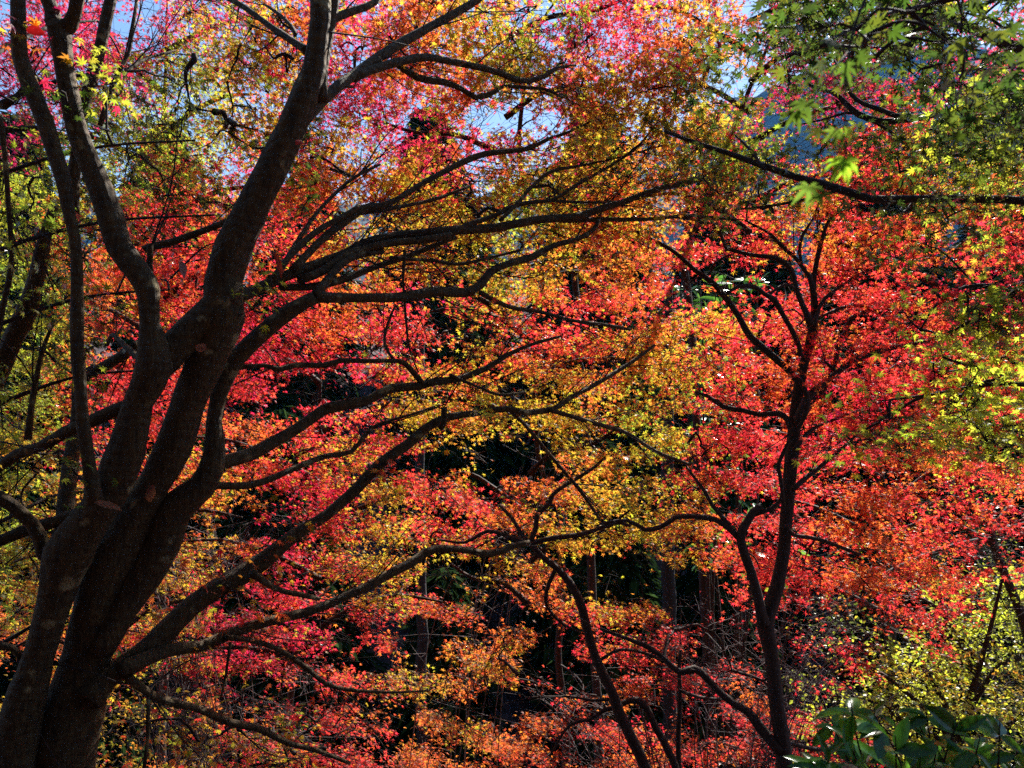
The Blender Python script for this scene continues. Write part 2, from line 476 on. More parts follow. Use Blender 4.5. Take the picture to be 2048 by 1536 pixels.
class Tree:
    """one tree or shrub: Empty > trunk, limb..., twigs, crown"""
    def __init__(s, name, label, cat, group=None, bark=None, base=None, tpl=None, leafmat=None, twig=None):
        s.name, s.label, s.cat, s.group = name, label, cat, group
        s.bark = bark or M_bark_dark
        s.limbs = []; s.sprays = []; s.nodes = []
        s.tpl = tpl or T5; s.leafmat = leafmat or M_leaf; s.twigmat = twig or M_twig
        s.base = base
        s.trunks = []
        s.twig_leaves = []
        s.hook = 0.0
        s.slim = 1.0; s.fine = 0
    def path(s, pts, d0, d1=None, sub=None):
        """pts rows (x, y, r) in photograph pixels; depth runs d0 -> d1"""
        d1 = d0 if d1 is None else d1
        pts = np.array(pts, float); pts[:, 2] *= s.slim
        seg = np.concatenate([[0], np.cumsum(np.hypot(*np.diff(pts[:, :2], axis=0).T))])
        t = seg / seg[-1]
        d = d0 + (d1 - d0) * t
        w = PA(pts[:, 0], pts[:, 1], d)
        return np.hstack([w, (pts[:, 2] * d / FPX)[:, None]])
    def trunk(s, pts, d0, d1=None, ground=False, sides=16):
        w = s.path(pts, d0, d1)
        if ground:
            b = w[0].copy(); dirn = w[0, :3] - w[1, :3]; dirn /= np.linalg.norm(dirn)
            gz = float(ground_z(b[0], b[1]))
            drop = max(0.3, b[2] - gz + 0.25)
            dd = np.array([dirn[0] * 0.35, dirn[1] * 0.3, -1.0])
            m1 = b.copy(); m1[:3] += dd * drop * 0.55; m1[3] *= 1.12
            m2 = b.copy(); m2[:3] += dd * drop; m2[2] = min(m2[2], float(ground_z(m2[0], m2[1])) - 0.25); m2[3] *= 1.5
            w = np.vstack([m2, m1, w])
            if s.base is None: s.base = np.array([m2[0], m2[1], float(ground_z(m2[0], m2[1]))])
        s.trunks.append((w, sides)); return w
    def limb(s, pts, d0, d1=None, sides=9):
        w = s.path(pts, d0, d1); s.limbs.append((w, sides)); return w
    def spray(s, c, nleaf, L, size, code, n=None, tilt=.75, flat=.05):
        s.sprays.append((np.asarray(c, float), nleaf, L, size, code, n, tilt, flat))
    def build(s):
        if s.base is None: s.base = (s.trunks or s.limbs)[0][0][0, :3]
        root = empty(s.name, s.base)
        tag(root, s.label, s.cat, s.group)
        nodes = []
        def wob(w):
            p = spline(w, 0.07)
            k = len(p)
            a = np.minimum(np.linspace(0, 1, k) * 6, 1)[:, None]
            amp = np.minimum(0.35 * p[:, 3:4], 0.012)
            p[:, :3] += a * amp * np.stack([noise1(k, max(2, k // 5)) for _ in range(3)], 1)
            return p
        if s.trunks:
            t = Tubes()
            for w, sd in s.trunks:
                p = wob(w); nodes.append(p[:, :3]); t.add(p, sd, 0.07)
            link_mesh("trunk", t.mesh("trunk"), s.bark, root)
        finep = []
        for w, sd in s.limbs:
            p = wob(w)
            p[:, 3] *= 1 + 0.12 * np.exp(-np.arange(len(p)) / 2.2)
            nodes.append(p[:, :3]); nodes.append(p[len(p) // 3:, :3])
            t = Tubes(); t.add(p, sd, 0.09)
            # stubs and knots
            for _ in range(int(len(p) / 16)):
                i = int(rng.integers(2, len(p) - 1)); r = p[i, 3]
                if r > 0.007:
                    d = unit(rng.normal(0, 1, 3)) * r * rng.uniform(1.6, 3.2)
                    q = np.vstack([np.append(p[i, :3], r * .55), np.append(p[i, :3] + d, r * .28)])
                    t.add(spline(q, 0.03), 6, .1)
            link_mesh("limb", t.mesh("limb"), s.bark, root)
            if s.fine:
                k = len(p); T = unit(np.gradient(p[:, :3], axis=0))
                nb = int(s.fine * k * .07 / .16)
                for _ in range(nb):
                    i = int(rng.integers(int(k * .2), k)); a = p[i, :3]
                    sg = rng.choice([-1, 1])
                    d = unit(T[i] * rng.uniform(.7, 1.2) + np.array([.15, rng.normal(0, .35), sg * rng.uniform(.25, .8) + .12]))
                    ln = rng.uniform(.25, .85); r = min(p[i, 3] * .5, .0055) * rng.uniform(.6, 1)
                    b = a + d * ln * .5 + rng.normal(0, .03, 3); c = b + unit(d + T[i] * .5 + rng.normal(0, .2, 3)) * ln * .6
                    q = spline(np.vstack([np.append(a, r), np.append(b, r * .7), np.append(c, .0012)]), .07)
                    finep.append(q); nodes.append(q[2:, :3])
                    for _ in range(3):
                        h = int(rng.integers(2, len(q))); e = q[h, :3] + unit(d + rng.normal(0, .5, 3)) * rng.uniform(.12, .35)
                        m_ = (q[h, :3] + e) / 2 + rng.normal(0, .015, 3)
                        finep.append(np.vstack([np.append(q[h, :3], .0022), np.append(m_, .0017), np.append(e, .0009)]))
        ND = np.vstack(nodes) if nodes else np.array([s.base])
        cap = len(ND) + 5 * len(s.sprays) + 10
        buf = np.zeros((cap, 3)); buf[:len(ND)] = ND
        owner = np.full(cap, -1)
        nn = len(ND)
        if s.sprays:
            C = np.array([q[0] for q in s.sprays])
            d2 = np.array([((ND - c) ** 2).sum(1).min() for c in C])
            order = np.argsort(d2)
            parent = {}; paths = {}
            sprd = {}
            for oi in order:
                c = C[oi]; L = s.sprays[oi][2]
                dv = buf[:nn] - c
                dist = (dv ** 2).sum(1)
                # favour points that lie lower and nearer to the stem
                k = int(np.argmin(dist + 0.25 * np.clip(dv[:, 2], 0, 9) ** 2))
                a = buf[k]
                v = c - a; ln = np.linalg.norm(v) + 1e-6
                dirn = v / ln + np.array([0, 0, .1])
                sp = unit(dirn * 1.0 + rng.normal(0, .45, 3) * np.array([1, 1, .45]))
                start = c - sp * L * 0.45
                m1 = a + (start - a) * .4 + np.array([0, 0, .10]) * ln + rng.normal(0, .05, 3) * ln
                m2 = a + (start - a) * .75 + np.array([0, 0, .05]) * ln + rng.normal(0, .04, 3) * ln
                pp = np.vstack([a, m1, m2, start, c])
                paths[oi] = pp; parent[oi] = owner[k]; sprd[oi] = sp
                new = np.vstack([(a + m1) / 2, m1, m2, start, c])
                buf[nn:nn + 5] = new; owner[nn:nn + 5] = oi; nn += 5
            cnt = {oi: 1 for oi in order}
            for oi in order[::-1]:
                if parent[oi] >= 0: cnt[parent[oi]] += cnt[oi]
            tw = Tubes()
            for q in finep: tw.add(q, 5, .05, cap=False)
            LP, LN, LT, LS, LC = [], [], [], [], []
            for oi in order:
                c, nleaf, L, size, code, nrm, tilt, flat = s.sprays[oi]
                sp = sprd[oi]; pp = paths[oi]
                r0 = min(0.022, 0.0026 * cnt[oi] ** 0.5 + 0.0014); r1 = 0.0020
                rad = np.array([r0, r0 * .85, r0 * .7, max(r1, r0 * .5), r1])
                tw.add(spline(np.hstack([pp, rad[:, None]]), 0.09), 5, .08, cap=False)
                # plane of the spray
                pn = unit((nrm if nrm is not None else np.array([0, 0, 1.0]) * .55 + SUN * .8) + rng.normal(0, .25, 3))
                u = unit(sp - (sp @ pn) * pn); v = np.cross(pn, u)
                nside = 5
                tips = []
                for q in range(nside):
                    sgn = 1 if q % 2 else -1
                    st = c + u * L * (-.45 + .8 * q / nside)
                    ang = rng.uniform(.45, .95) * sgn if q < nside - 1 else rng.uniform(-.15, .15)
                    ll = L * rng.uniform(.38, .62) * (1 - .35 * q / nside)
                    dd = u * math.cos(ang) + v * math.sin(ang)
                    e = st + dd * ll - np.array([0, 0, .12 * ll]) * rng.uniform(.3, 1.6)
                    mid = (st + e) / 2 + rng.normal(0, .02 * L, 3) + np.array([0, 0, .03 * L])
                    tw.add(np.vstack([np.append(st, .0018), np.append(mid, .0014), np.append(e, .0009)]), 4, 0, cap=False)
                    tips.append((st, mid, e))
                m = int(nleaf)
                qs = rng.integers(0, nside, m); tt = rng.beta(1.6, 1.0, m)
                S = np.array([t_[0] for t_ in tips])[qs]; Mi = np.array([t_[1] for t_ in tips])[qs]; E = np.array([t_[2] for t_ in tips])[qs]
                tt_ = tt[:, None]
                base = (1 - tt_) ** 2 * S + 2 * tt_ * (1 - tt_) * Mi + tt_ ** 2 * E
                out = unit((E - S)); side = np.cross(out, pn) * rng.choice([-1, 1], m)[:, None]
                tip = unit(out * rng.uniform(.2, 1, m)[:, None] + side * rng.uniform(0.1, 1.2, m)[:, None] + np.array([0, 0, -.35]) + rng.normal(0, .22, (m, 3)))
                sz = size * rng.uniform(.62, 1.18, m)
                pos = base + tip * (sz * rng.uniform(.5, 1.3, m))[:, None] + pn * rng.normal(0, flat, m)[:, None]
                nm = unit(pn[None] + rng.normal(0, tilt * .62, (m, 3)))
                LP.append(pos); LN.append(nm); LT.append(tip); LS.append(sz)
                pal = np.array(PAL[code])
                base_c = pal[rng.integers(len(pal))] if rng.random() < .6 else pal.mean(0)
                cc = np.repeat(base_c[None], m, 0)
                if s.tpl is T5 or s.tpl is T7:
                    px, py, _ = project(c[None])
                    alt = code_at(px[0] + rng.normal(0, 95), py[0] + rng.normal(0, 80))
                    if alt in PAL and code in 'RCMOYG' and alt != 'L':
                        k2 = rng.random(m) < .42
                        cc[k2] = np.array(PAL[alt])[rng.integers(len(PAL[alt]))]
                k3 = rng.random(m) < .3
                cc[k3] = pal[rng.integers(len(pal), size=int(k3.sum()))]
                cc = cc * rng.uniform(.72, 1.12, m)[:, None] * (1 + rng.normal(0, .06, (m, 3)))
                LC.append(np.clip(cc, .004, .95))
            link_mesh("twigs", tw.mesh("twigs"), s.twigmat, root)
            pos = np.vstack(LP); nm = np.vstack(LN); tip = np.vstack(LT); sz = np.concatenate(LS); cc = np.vstack(LC)
            if s.hook:
                k = gap_keep(pos, s.hook)
                pos, nm, tip, sz, cc = pos[k], nm[k], tip[k], sz[k], cc[k]
            me = leaves_mesh("crown", s.tpl, pos, nm, tip, sz, cc)
            link_mesh("crown", me, s.leafmat, root)
            global NLEAF
            NLEAF += len(pos)
        return root
NLEAF = 0

# ================================================================== THE MAPLES
# ---- A: the big many-stemmed maple at the left, in front
A = Tree("maple_tree", "large maple with many thick dark stems fanning out from the lower left corner", "tree", "maple trees on the slope", M_bark, tpl=T7)
A.slim = .93; A.fine = 1.0
A.trunk([(118,1560,62),(140,1440,64),(168,1330,52),(195,1216,45),(218,1110,56),(262,1030,42),(311,961,33),(347,893,38),(376,808,35),(415,722,39),(453,637,42),(455,568,38),(482,496,39),(513,410,35),(547,325,34),(577,256,31),(603,188,29),(621,137,24),(630,68,21),(637,0,22),(640,-120,18)], 4.0, 3.9, True, 22)
A.trunk([(22,1560,42),(42,1420,41),(74,1318,32),(110,1182,36),(132,1110,46),(178,1042,38),(220,985,38),(256,905,37),(280,808,29),(310,739,38),(300,654,18+2),(295,585,24),(276,545,24),(236,490,25),(215,427,25),(183,342,23),(157,273,21),(143,205,20),(131,137,19),(122,68,24),(118,45,22)], 3.8, 3.7, True, 20)
A.trunk([(305,745,30),(345,705,34),(395,665,36),(440,620,36),(460,570,32)], 3.8, 3.95, False, 16)   # bridge between the stems
A.trunk([(200,1300,30),(245,1225,30),(285,1165,37),(327,1096,38),(352,1030,37),(412,979,28),(434,910,24),(431,842,17),(438,790,18),(460,732,20),(496,688,19),(547,643,18),(598,609,16),(630,594,14)], 3.95, 4.2, False, 16)
A.trunk([(175,1400,34),(219,1353,26),(273,1319,27),(376,1223,23),(461,1172,21),(502,1140,20),(547,1100,17),(588,1062,14),(650,1018,12),(714,965,12),(755,924,12),(817,886,11),(851,859,10),(892,838,9),(946,831,7),(977,825,7),(1015,820,7),(1056,827,6)], 3.9, 5.3, False, 14)
A.trunk([(118,60,20),(100,20,15),(84,-30,14)], 3.7, 3.7, False, 12)
A.trunk([(125,62,20),(150,20,14),(168,-40,14)], 3.7, 3.6, False, 12)
A.trunk([(640,200,16),(652,110,13),(662,50,12),(675,-20,12),(690,-120,10)], 3.95, 4.1, False, 12)
# stems at the far left
A.trunk([(190,1010,17),(182,940,14),(177,876,14),(169,773,12),(161,705,13),(157,603,13),(153,534,12),(146,478,11),(132,427,12),(118,359,15),(101,308,15),(85,239,17),(62,171,17),(42,103,16),(39,34,15),(38,-60,15)], 3.6, 3.6, False, 14)
A.trunk([(130,1100,22),(131,1013,18),(147,842,14),(150,767,13),(158,700,8)], 4.3, 4.8, False, 12)
A.trunk([(-40,800,26),(12,705,20),(51,620,21),(68,551,16),(79,500,15),(96,450,11),(110,410,9)], 4.4, 4.2, False, 12)
A.trunk([(146,430,13),(152,330,12),(171,191,11),(191,120,12),(205,51,12),(217,0,12),(228,-60,11)], 4.3, 4.3, False, 12)
A.trunk([(95,1110,20),(82,1086,16),(58,1050,14),(20,1011,14),(-20,985,14)], 3.8, 3.7, False, 12)
dA = 4.1
def al(pts, a, b): A.limb(pts, a, b)
al([(290,806,14),(240,822,14),(190,845,14),(130,872,13),(80,898,12),(34,910,12),(-20,945,10)], 3.8, 3.9)
al([(200,1015,12),(140,1035,12),(90,1055,13),(40,1068,13),(-15,1088,12)], 4.4, 4.2)
al([(465,600,14),(530,572,11),(600,545,12),(667,518,11),(700,503,11),(735,483,9),(793,472,9),(871,470,10),(975,460,10),(1056,448,9),(1141,437,9),(1193,420,8),(1261,400,7),(1312,379,6),(1380,362,6),(1404,354,5)], 4.0, 6.2)
al([(600,560,9),(650,540,9),(700,507,8),(760,490,8),(840,480,8),(900,466,8)], 4.25, 5.0)
al([(1120,440,6),(1190,441,5),(1244,441,5),(1310,438,4),(1380,431,4),(1460,440,3)], 5.6, 6.4)
al([(900,470,6),(935,450,6),(988,431,5),(1039,410,5),(1107,400,4),(1158,369,4),(1227,328,3),(1278,290,3),(1312,246,2)], 5.0, 6.2)
al([(1000,440,4),(1045,400,4),(1100,345,4),(1158,332,3),(1244,314,2),(1330,290,2)], 5.2, 6.3)
al([(1110,402,3),(1180,405,3),(1260,400,3),(1330,380,2)], 5.5, 6.4)
al([(585,540,8),(640,480,8),(680,448,9),(718,420,9),(759,411,7),(789,400,6),(871,355,6),(953,314,7),(1005,304,6),(1056,297,5),(1097,277,4),(1140,262,3),(1190,240,2)], 4.2, 6.0)
al([(720,425,5),(770,420,5),(823,410,4),(880,395,4),(940,372,3)], 4.7, 5.6)
al([(545,560,7),(578,516,7),(632,465,7),(700,425,6),(716,412,5)], 4.1, 4.6)
al([(560,540,5),(600,470,5),(640,415,4),(700,360,4),(760,330,3)], 4.2, 5.0)
al([(600,245,14),(632,212,13),(667,184,12),(714,150,11),(765,113,11),(823,75,10),(885,38,9),(953,0,8),(1010,-40,6)], 3.9, 5.4)
al([(705,156,9),(740,142,9),(772,133,9),(810,124,9),(851,116,8),(912,126,7),(988,137,7),(1022,152,7),(1056,160,6),(1090,150,5),(1111,137,4),(1150,130,3)], 4.3, 5.8)
al([(795,128,7),(834,154,7),(871,164,8),(919,174,6),(950,191,6),(988,181,5),(1008,171,4),(1050,174,4),(1090,178,3),(1125,195,2)], 4.7, 5.8)
al([(625,75,7),(680,27,9),(731,10,8),(765,-10,6)], 3.9, 4.3)
al([(612,100,9),(598,89,8),(547,58,7),(523,41,6),(478,10,6),(440,-10,5)], 4.0, 4.5)
al([(590,70,4),(585,55,4),(560,30,4),(530,10,3)], 4.2, 4.5)
al([(628,594,11),(655,555,9),(680,525,8),(720,508,7),(765,502,6)], 4.2, 4.7)
al([(560,575,6),(620,572,8),(690,556,8),(740,536,7),(830,506,6),(910,477,5)], 4.2, 5.1)
al([(628,594,11),(700,597,10),(782,597,10),(830,590,11),(871,582,11),(925,584,11),(955,568,10),(977,542,9),(1015,527,8),(1066,514,8),(1110,492,6),(1150,482,6),(1186,463,5),(1200,440,4)], 4.2, 5.7)
al([(960,585,5),(1020,615,5),(1080,625,4),(1140,640,4),(1200,647,4),(1260,660,3)], 4.9, 5.9)
al([(780,515,4),(860,520,4),(915,528,4),(980,515,3),(1040,500,3)], 4.7, 5.4)
al([(810,500,4),(806,560,3),(812,640,3),(820,700,2),(838,745,2)], 4.6, 4.7)
al([(434,935,18),(444,922,15),(496,907,14),(547,879,13),(598,852,12),(649,818,12),(680,809,13),(735,799,10),(776,777,10),(834,770,9),(871,758,9),(919,753,7),(970,736,6),(1005,715,5),(1056,691,4),(1120,672,3)], 4.15, 5.6)
al([(845,768,6),(817,735,6),(793,722,5),(731,722,5),(680,720,6),(649,729,6),(598,727,6),(564,736,6),(530,729,5),(475,733,5)], 5.0, 4.3)
al([(790,722,3),(770,690,3),(775,650,3),(790,610,2)], 4.9, 5.2)
al([(900,750,4),(960,775,3),(1000,790,3),(1050,785,3)], 5.1, 5.5)
al([(400,975,9),(438,970,8),(496,972,8),(547,958,7),(598,934,6),(650,914,6),(700,905,5),(728,869,5),(755,849,4),(817,830,3),(870,812,3)], 4.1, 5.3)
al([(880,855,8),(885,845,6),(890,815,7)], 5.0, 5.0)
al([(1050,827,6),(1107,818,6),(1141,794,5),(1193,767,5),(1261,725,4),(1310,690,3)], 5.3, 6.2)
al([(1100,820,5),(1158,835,5),(1213,852,5),(1254,866,4),(1312,903,4),(1380,930,3)], 5.4, 6.3)
al([(1020,820,4),(1060,860,4),(1110,920,4),(1160,980,4),(1200,1040,3)], 5.3, 6.0)
al([(240,1340,14),(291,1322,15),(342,1305,14),(410,1295,12),(461,1267,12),(513,1243,12),(564,1233,11),(632,1220,10),(684,1196,10),(721,1178,10),(782,1148,10),(834,1124,10),(871,1103,9),(919,1101,8),(981,1108,8),(1022,1093,7),(1056,1084,6)], 3.9, 5.6)
al([(255,1350,9),(265,1362,9),(291,1380,9),(328,1401,9),(393,1418,8),(461,1449,8),(513,1459,7),(581,1490,6),(632,1503,5),(700,1530,4)], 3.95, 4.9)
al([(450,1275,6),(475,1278,6),(513,1285,6),(564,1305,5),(615,1339,5),(650,1367,5),(694,1380,4),(780,1385,3),(860,1380,2)], 4.3, 5.2)
al([(502,1145,8),(547,1175,6),(598,1189,6),(640,1200,5)], 4.2, 4.6)
al([(297,1395,4),(294,1473,4),(287,1540,4)], 4.0, 4.0)
al([(461,1285,3),(452,1350,3),(440,1400,2)], 4.3, 4.3)
al([(295,735,10),(250,690,6),(225,668,5),(215,690,3)], 4.2, 4.8)
al([(275,690,10),(205,735,12),(165,760,9)], 4.6, 4.9)
al([(287,500,8),(300,495,8),(342,485,8),(410,461,7),(455,444,7),(500,430,5)], 4.3, 4.4)
al([(300,545,7),(300,515,6),(300,490,6)], 3.85, 3.85)
al([(200,250,5),(232,150,5),(256,103,4),(267,34,4),(273,0,3)], 4.3, 4.5)
al([(225,165,4),(260,140,4),(300,115,3),(350,100,2)], 4.4, 4.8)
al([(0,230,5),(10,308,5),(20,427,5),(24,513,5),(20,560,6),(2,640,6),(-12,700,6)], 3.9, 3.9)
al([(55,880,7),(60,820,6),(80,720,5),(110,640,3)], 4.1, 4.2)
al([(-10,1290,8),(20,1296,7),(45,1320,7)], 3.9, 3.9)
al([(-15,205,6),(10,214,6),(40,190,6),(60,160,5)], 4.2, 4.2)
al([(-10,265,6),(40,260,6),(90,255,5)], 4.2, 4.2)
A.hook = 0.9

# ---- B: slender maple with a straight dark trunk, right
B = Tree("maple_tree", "slender maple with one straight dark trunk rising and forking at the right", "tree", "maple trees on the slope", M_bark_dark)
dB = 6.7; B.fine = .6
B.trunk([(1566,1560,16),(1563,1500,16),(1553,1421,15),(1543,1319,14),(1531,1250,17),(1541,1215,16),(1554,1182,14),(1566,1096,12),(1574,1028,12),(1580,979,13),(1586,910,13),(1589,842,12),(1593,790,11),(1601,739,10),(1614,698,9),(1623,654,9),(1628,620,7),(1627,568,6),(1630,541,5),(1638,500,5),(1648,465,4),(1663,435,3),(1700,412,3)], dB, dB+.3, True, 14)
B.trunk([(1528,1250,12),(1509,1182,9),(1485,1113,9),(1476,1079,9),(1480,1055,9),(1490,1042,8),(1503,1024,8),(1522,1012,7)], dB, dB, False, 10)
B.limb([(1476,1075,6),(1462,1058,6),(1440,1042,6),(1416,1036,6),(1365,1035,5),(1340,1045,5),(1319,1055,5),(1288,1059,5),(1254,1042,4),(1200,1050,3)], dB, dB+.4)
B.limb([(1470,1070,5),(1461,1058,5),(1440,1031,5),(1423,1011,4),(1409,985,4),(1392,961,3),(1370,930,2)], dB, dB+.3)
B.limb([(1505,1030,4),(1540,1018,4),(1560,1000,3),(1565,980,3)], dB, dB)
B.limb([(1580,856,6),(1574,840,6),(1555,828,6),(1519,830,5),(1485,821,5),(1447,814,5),(1416,794,4),(1390,785,3)], dB, dB+.4)
B.limb([(1600,775,7),(1594,760,7),(1567,732,7),(1533,702,7),(1498,671,7),(1474,630,6),(1447,592,6),(1427,568,6),(1392,544,5),(1348,505,4),(1305,480,4),(1261,458,3)], dB, dB+.4)
B.limb([(1599,712,5),(1600,692,5),(1587,661,5),(1567,626,5),(1553,602,6),(1530,588,4),(1512,575,5),(1478,572,4),(1450,590,3)], dB, dB-.2)
B.limb([(1553,600,4),(1540,590,3),(1570,570,3),(1590,575,3)], dB-.1, dB)
B.limb([(1622,652,7),(1606,606,6),(1594,568,5),(1584,538,5),(1553,517,5),(1502,510,4),(1464,500,4),(1450,492,4),(1427,450,3),(1348,431,3)], dB, dB+.3)
B.limb([(1628,590,5),(1620,555,5),(1604,534,4),(1590,515,4),(1567,495,4),(1545,470,3),(1490,440,2)], dB+.1, dB+.4)
B.limb([(1604,535,3),(1600,500,3),(1606,470,3),(1625,440,2),(1640,400,2)], dB+.2, dB+.4)
B.limb([(1628,655,4),(1636,625,4),(1649,599,4),(1679,575,3),(1741,538,3),(1800,520,2)], dB+.1, dB+.6)
B.limb([(1594,845,9),(1600,825,9),(1618,787,8),(1649,760,7),(1676,743,6),(1717,719,6),(1758,705,6),(1792,695,5),(1837,688,5),(1878,674,4),(1930,671,4),(1980,671,3)], dB, dB+.5)
B.limb([(1604,830,9),(1635,784,8),(1656,746,7),(1669,719,6),(1676,685,6),(1690,664,5),(1700,633,4),(1741,616,4),(1792,589,3),(1840,578,2)], dB+.2, dB+.9)
B.limb([(1670,742,3),(1655,728,3),(1650,725,3)], dB, dB)
B.limb([(1590,752,5),(1603,765,5),(1615,797,5),(1611,828,5),(1601,849,4),(1593,865,4)], dB-.12, dB-.08)
B.limb([(1582,880,4),(1574,890,4),(1557,927,4),(1560,950,4),(1563,968,4),(1568,1010,3)], dB-.1, dB-.1)
B.limb([(1588,900,5),(1610,870,4),(1640,850,3),(1680,835,3),(1720,820,2)], dB, dB+.4)
B.limb([(1585,980,5),(1620,950,5),(1650,925,4),(1690,890,3),(1720,860,2)], dB, dB+.4)
B.limb([(1572,1050,4),(1590,1070,4),(1640,1080,4),(1720,1110,3)], dB, dB+.3)
B.limb([(1560,1500,11),(1540,1479,10),(1519,1455,10),(1495,1428,9),(1464,1408,8),(1433,1380,7),(1410,1353,7),(1389,1336,8),(1365,1343,7),(1348,1334,6),(1329,1315,5),(1295,1291,5),(1261,1278,4),(1200,1257,3)], dB, dB+.3)
B.limb([(1560,1480,4),(1640,1500,4),(1700,1480,3)], dB, dB+.3)
B.hook = .95

# ---- C: the low maple with an arching stem, lower middle
C_ = Tree("maple_tree", "low maple whose thin stem arches up from the bottom edge right of centre", "tree", "maple trees on the slope", M_bark_dark)
dC = 7.6; C_.fine = .6
C_.trunk([(1296,1560,11),(1288,1530,11),(1261,1472,11),(1240,1428,11),(1227,1387,10),(1206,1346,10),(1186,1305,9),(1172,1257,9),(1162,1216,9),(1145,1178,8),(1117,1144,7),(1083,1117,6),(1056,1088,6)], dC, dC-.3, True, 12)
C_.trunk([(1356,1560,8),(1336,1500,8),(1312,1452,7),(1295,1414,7),(1278,1397,7),(1255,1400,6),(1238,1408,7)], dC, dC, True, 10)
C_.trunk([(1358,1560,6),(1357,1500,5),(1360,1421,5),(1358,1343,4),(1362,1300,3)], dC+.1, dC+.1, True, 8)
C_.limb([(1058,1090,5),(1073,1055,5),(1076,1031,5),(1100,1009,5),(1107,989,4),(1135,968,4),(1193,931,3),(1220,900,2)], dC-.3, dC)
C_.limb([(1060,1088,5),(1040,1065,4),(1022,1036,4),(1000,1010,3)], dC-.3, dC)
C_.limb([(1058,1088,5),(1107,1076,5),(1158,1069,5),(1200,1055,4),(1227,1042,4),(1260,1050,3)], dC-.3, dC)
C_.limb([(1056,1085,5),(1010,1070,4),(975,1062,4),(930,1085,3),(880,1080,2)], dC-.3, dC)
C_.limb([(1110,1140,4),(1104,1150,4),(1092,1182,4),(1094,1213,3),(1124,1247,3),(1160,1265,2)], dC-.1, dC+.1)
C_.limb([(1235,1415,5),(1210,1420,4),(1180,1440,4),(1140,1450,3),(1100,1510,2)], dC, dC-.1)
C_.limb([(1230,1398,3),(1180,1400,3),(1140,1392,2),(1050,1395,2)], dC, dC+.2)
C_.limb([(1200,1320,3),(1240,1300,3),(1300,1310,3),(1360,1340,2)], dC, dC+.4)
C_.limb([(1358,1380,3),(1400,1395,3),(1450,1400,2)], dC, dC+.2)
C_.hook = .95

# ---- background maples: stems far back, mostly covered by leaves
BG = {}
def bgtree(key, label, px, d, top, gy, bx=None):
    t = Tree("maple_tree", label, "tree", "maple trees on the slope", M_bark_dark)
    x0 = px
    lean = rng.uniform(-60, 60); bx = x0 + lean * 3 if bx is None else bx; q = (bx - x0)
    t.trunk([(bx, gy + 60, 8), (bx - 14, gy - 60, 7), (x0 + q * .75 + 10, (gy + top) / 2 + 160, 6), (x0 + q * .2, (gy + top) / 2, 5), (x0 - lean, top + 160, 3), (x0 - lean * 2.0, top + 60, 1.5)], max(d, 10.4), d, True, 10)
    n = 8
    for i in range(n):
        sgn = 1 if i % 2 else -1
        y0 = gy - (gy - top) * (.18 + .75 * i / n)
        ln = rng.uniform(170, 300)
        t.limb([(x0, y0 + 20, 6), (x0 + sgn * ln * .3, y0 - 25, 5), (x0 + sgn * ln * .65, y0 - 50 + rng.uniform(-20, 20), 4), (x0 + sgn * ln, y0 - 60 + rng.uniform(-40, 40), 2)], d, d + rng.uniform(-.7, .7), 7)
    t.hook = .97
    BG[key] = t
bgtree('E1', "tall pinkish red maple whose crown fills the sky in the upper left", 330, 7.4, -60, 820)
bgtree('E2', "tall magenta and gold maple with sky showing through, top centre", 1010, 7.4, -80, 760, 1170)
bgtree('E3', "tall purplish red maple under the sky at the upper right", 1500, 7.2, -80, 560)
bgtree('E4', "red and amber maple in front of the blue mountain at the right edge", 1890, 7.6, 140, 800)
bgtree('D0', "red and green maple glimpsed behind the dark left hand stems", 240, 8.6, 560, 1500)
bgtree('D1', "crimson maple with layered boughs left of centre", 640, 8.6, 480, 1520, 590)
bgtree('D2', "orange and gold maple filling the centre of the view", 1060, 8.4, 420, 1360, 1130)
bgtree('D3', "scarlet maple low behind the slender forked trunk", 1760, 8.6, 620, 1330)

def assign(x, y, c):
    dl = 6.7 + 2.7 * max(0, min(1.05, y / 1536.0))       # the lower boughs stand farther down the slope
    if x > 1600: dl -= .35 + .55 * max(0, min(1, (y - 500) / 300))
    j = rng.uniform(-.75, .75)
    if c in 'MC' and y < 420 or (y < 330 and c in 'R'):
        return ('E1' if x < 520 else 'E2' if x < 1280 else 'E3' if x < 1700 or y < 130 else 'E4'), dl + .3 + j
    if y < 560:
        if c in 'YGO' and 430 < x < 1480 and rng.random() < .5: return 'A', dl - .9 + j * .6
        if x < 430: return 'E1', dl + j
        if x < 800: return 'D1', dl + j
        if x < 1380: return 'D2', dl + j
        return ('E4' if x > 1680 else 'B'), max(dl + j, 7.0)
    if x < 420: return 'D0', dl + j
    if x < 830: return 'D1', dl + j
    if x < 1330:
        return ('D2' if rng.random() < .55 or y < 1000 else 'C'), dl + j
    if y > 900 and x > 1650: return 'D3', dl + j
    if rng.random() < .6: return 'B', max(dl - .2 + j, 7.0 if rng.random() < .85 else 6.2)
    return ('D3' if y > 700 else 'E4'), dl + .2 + j

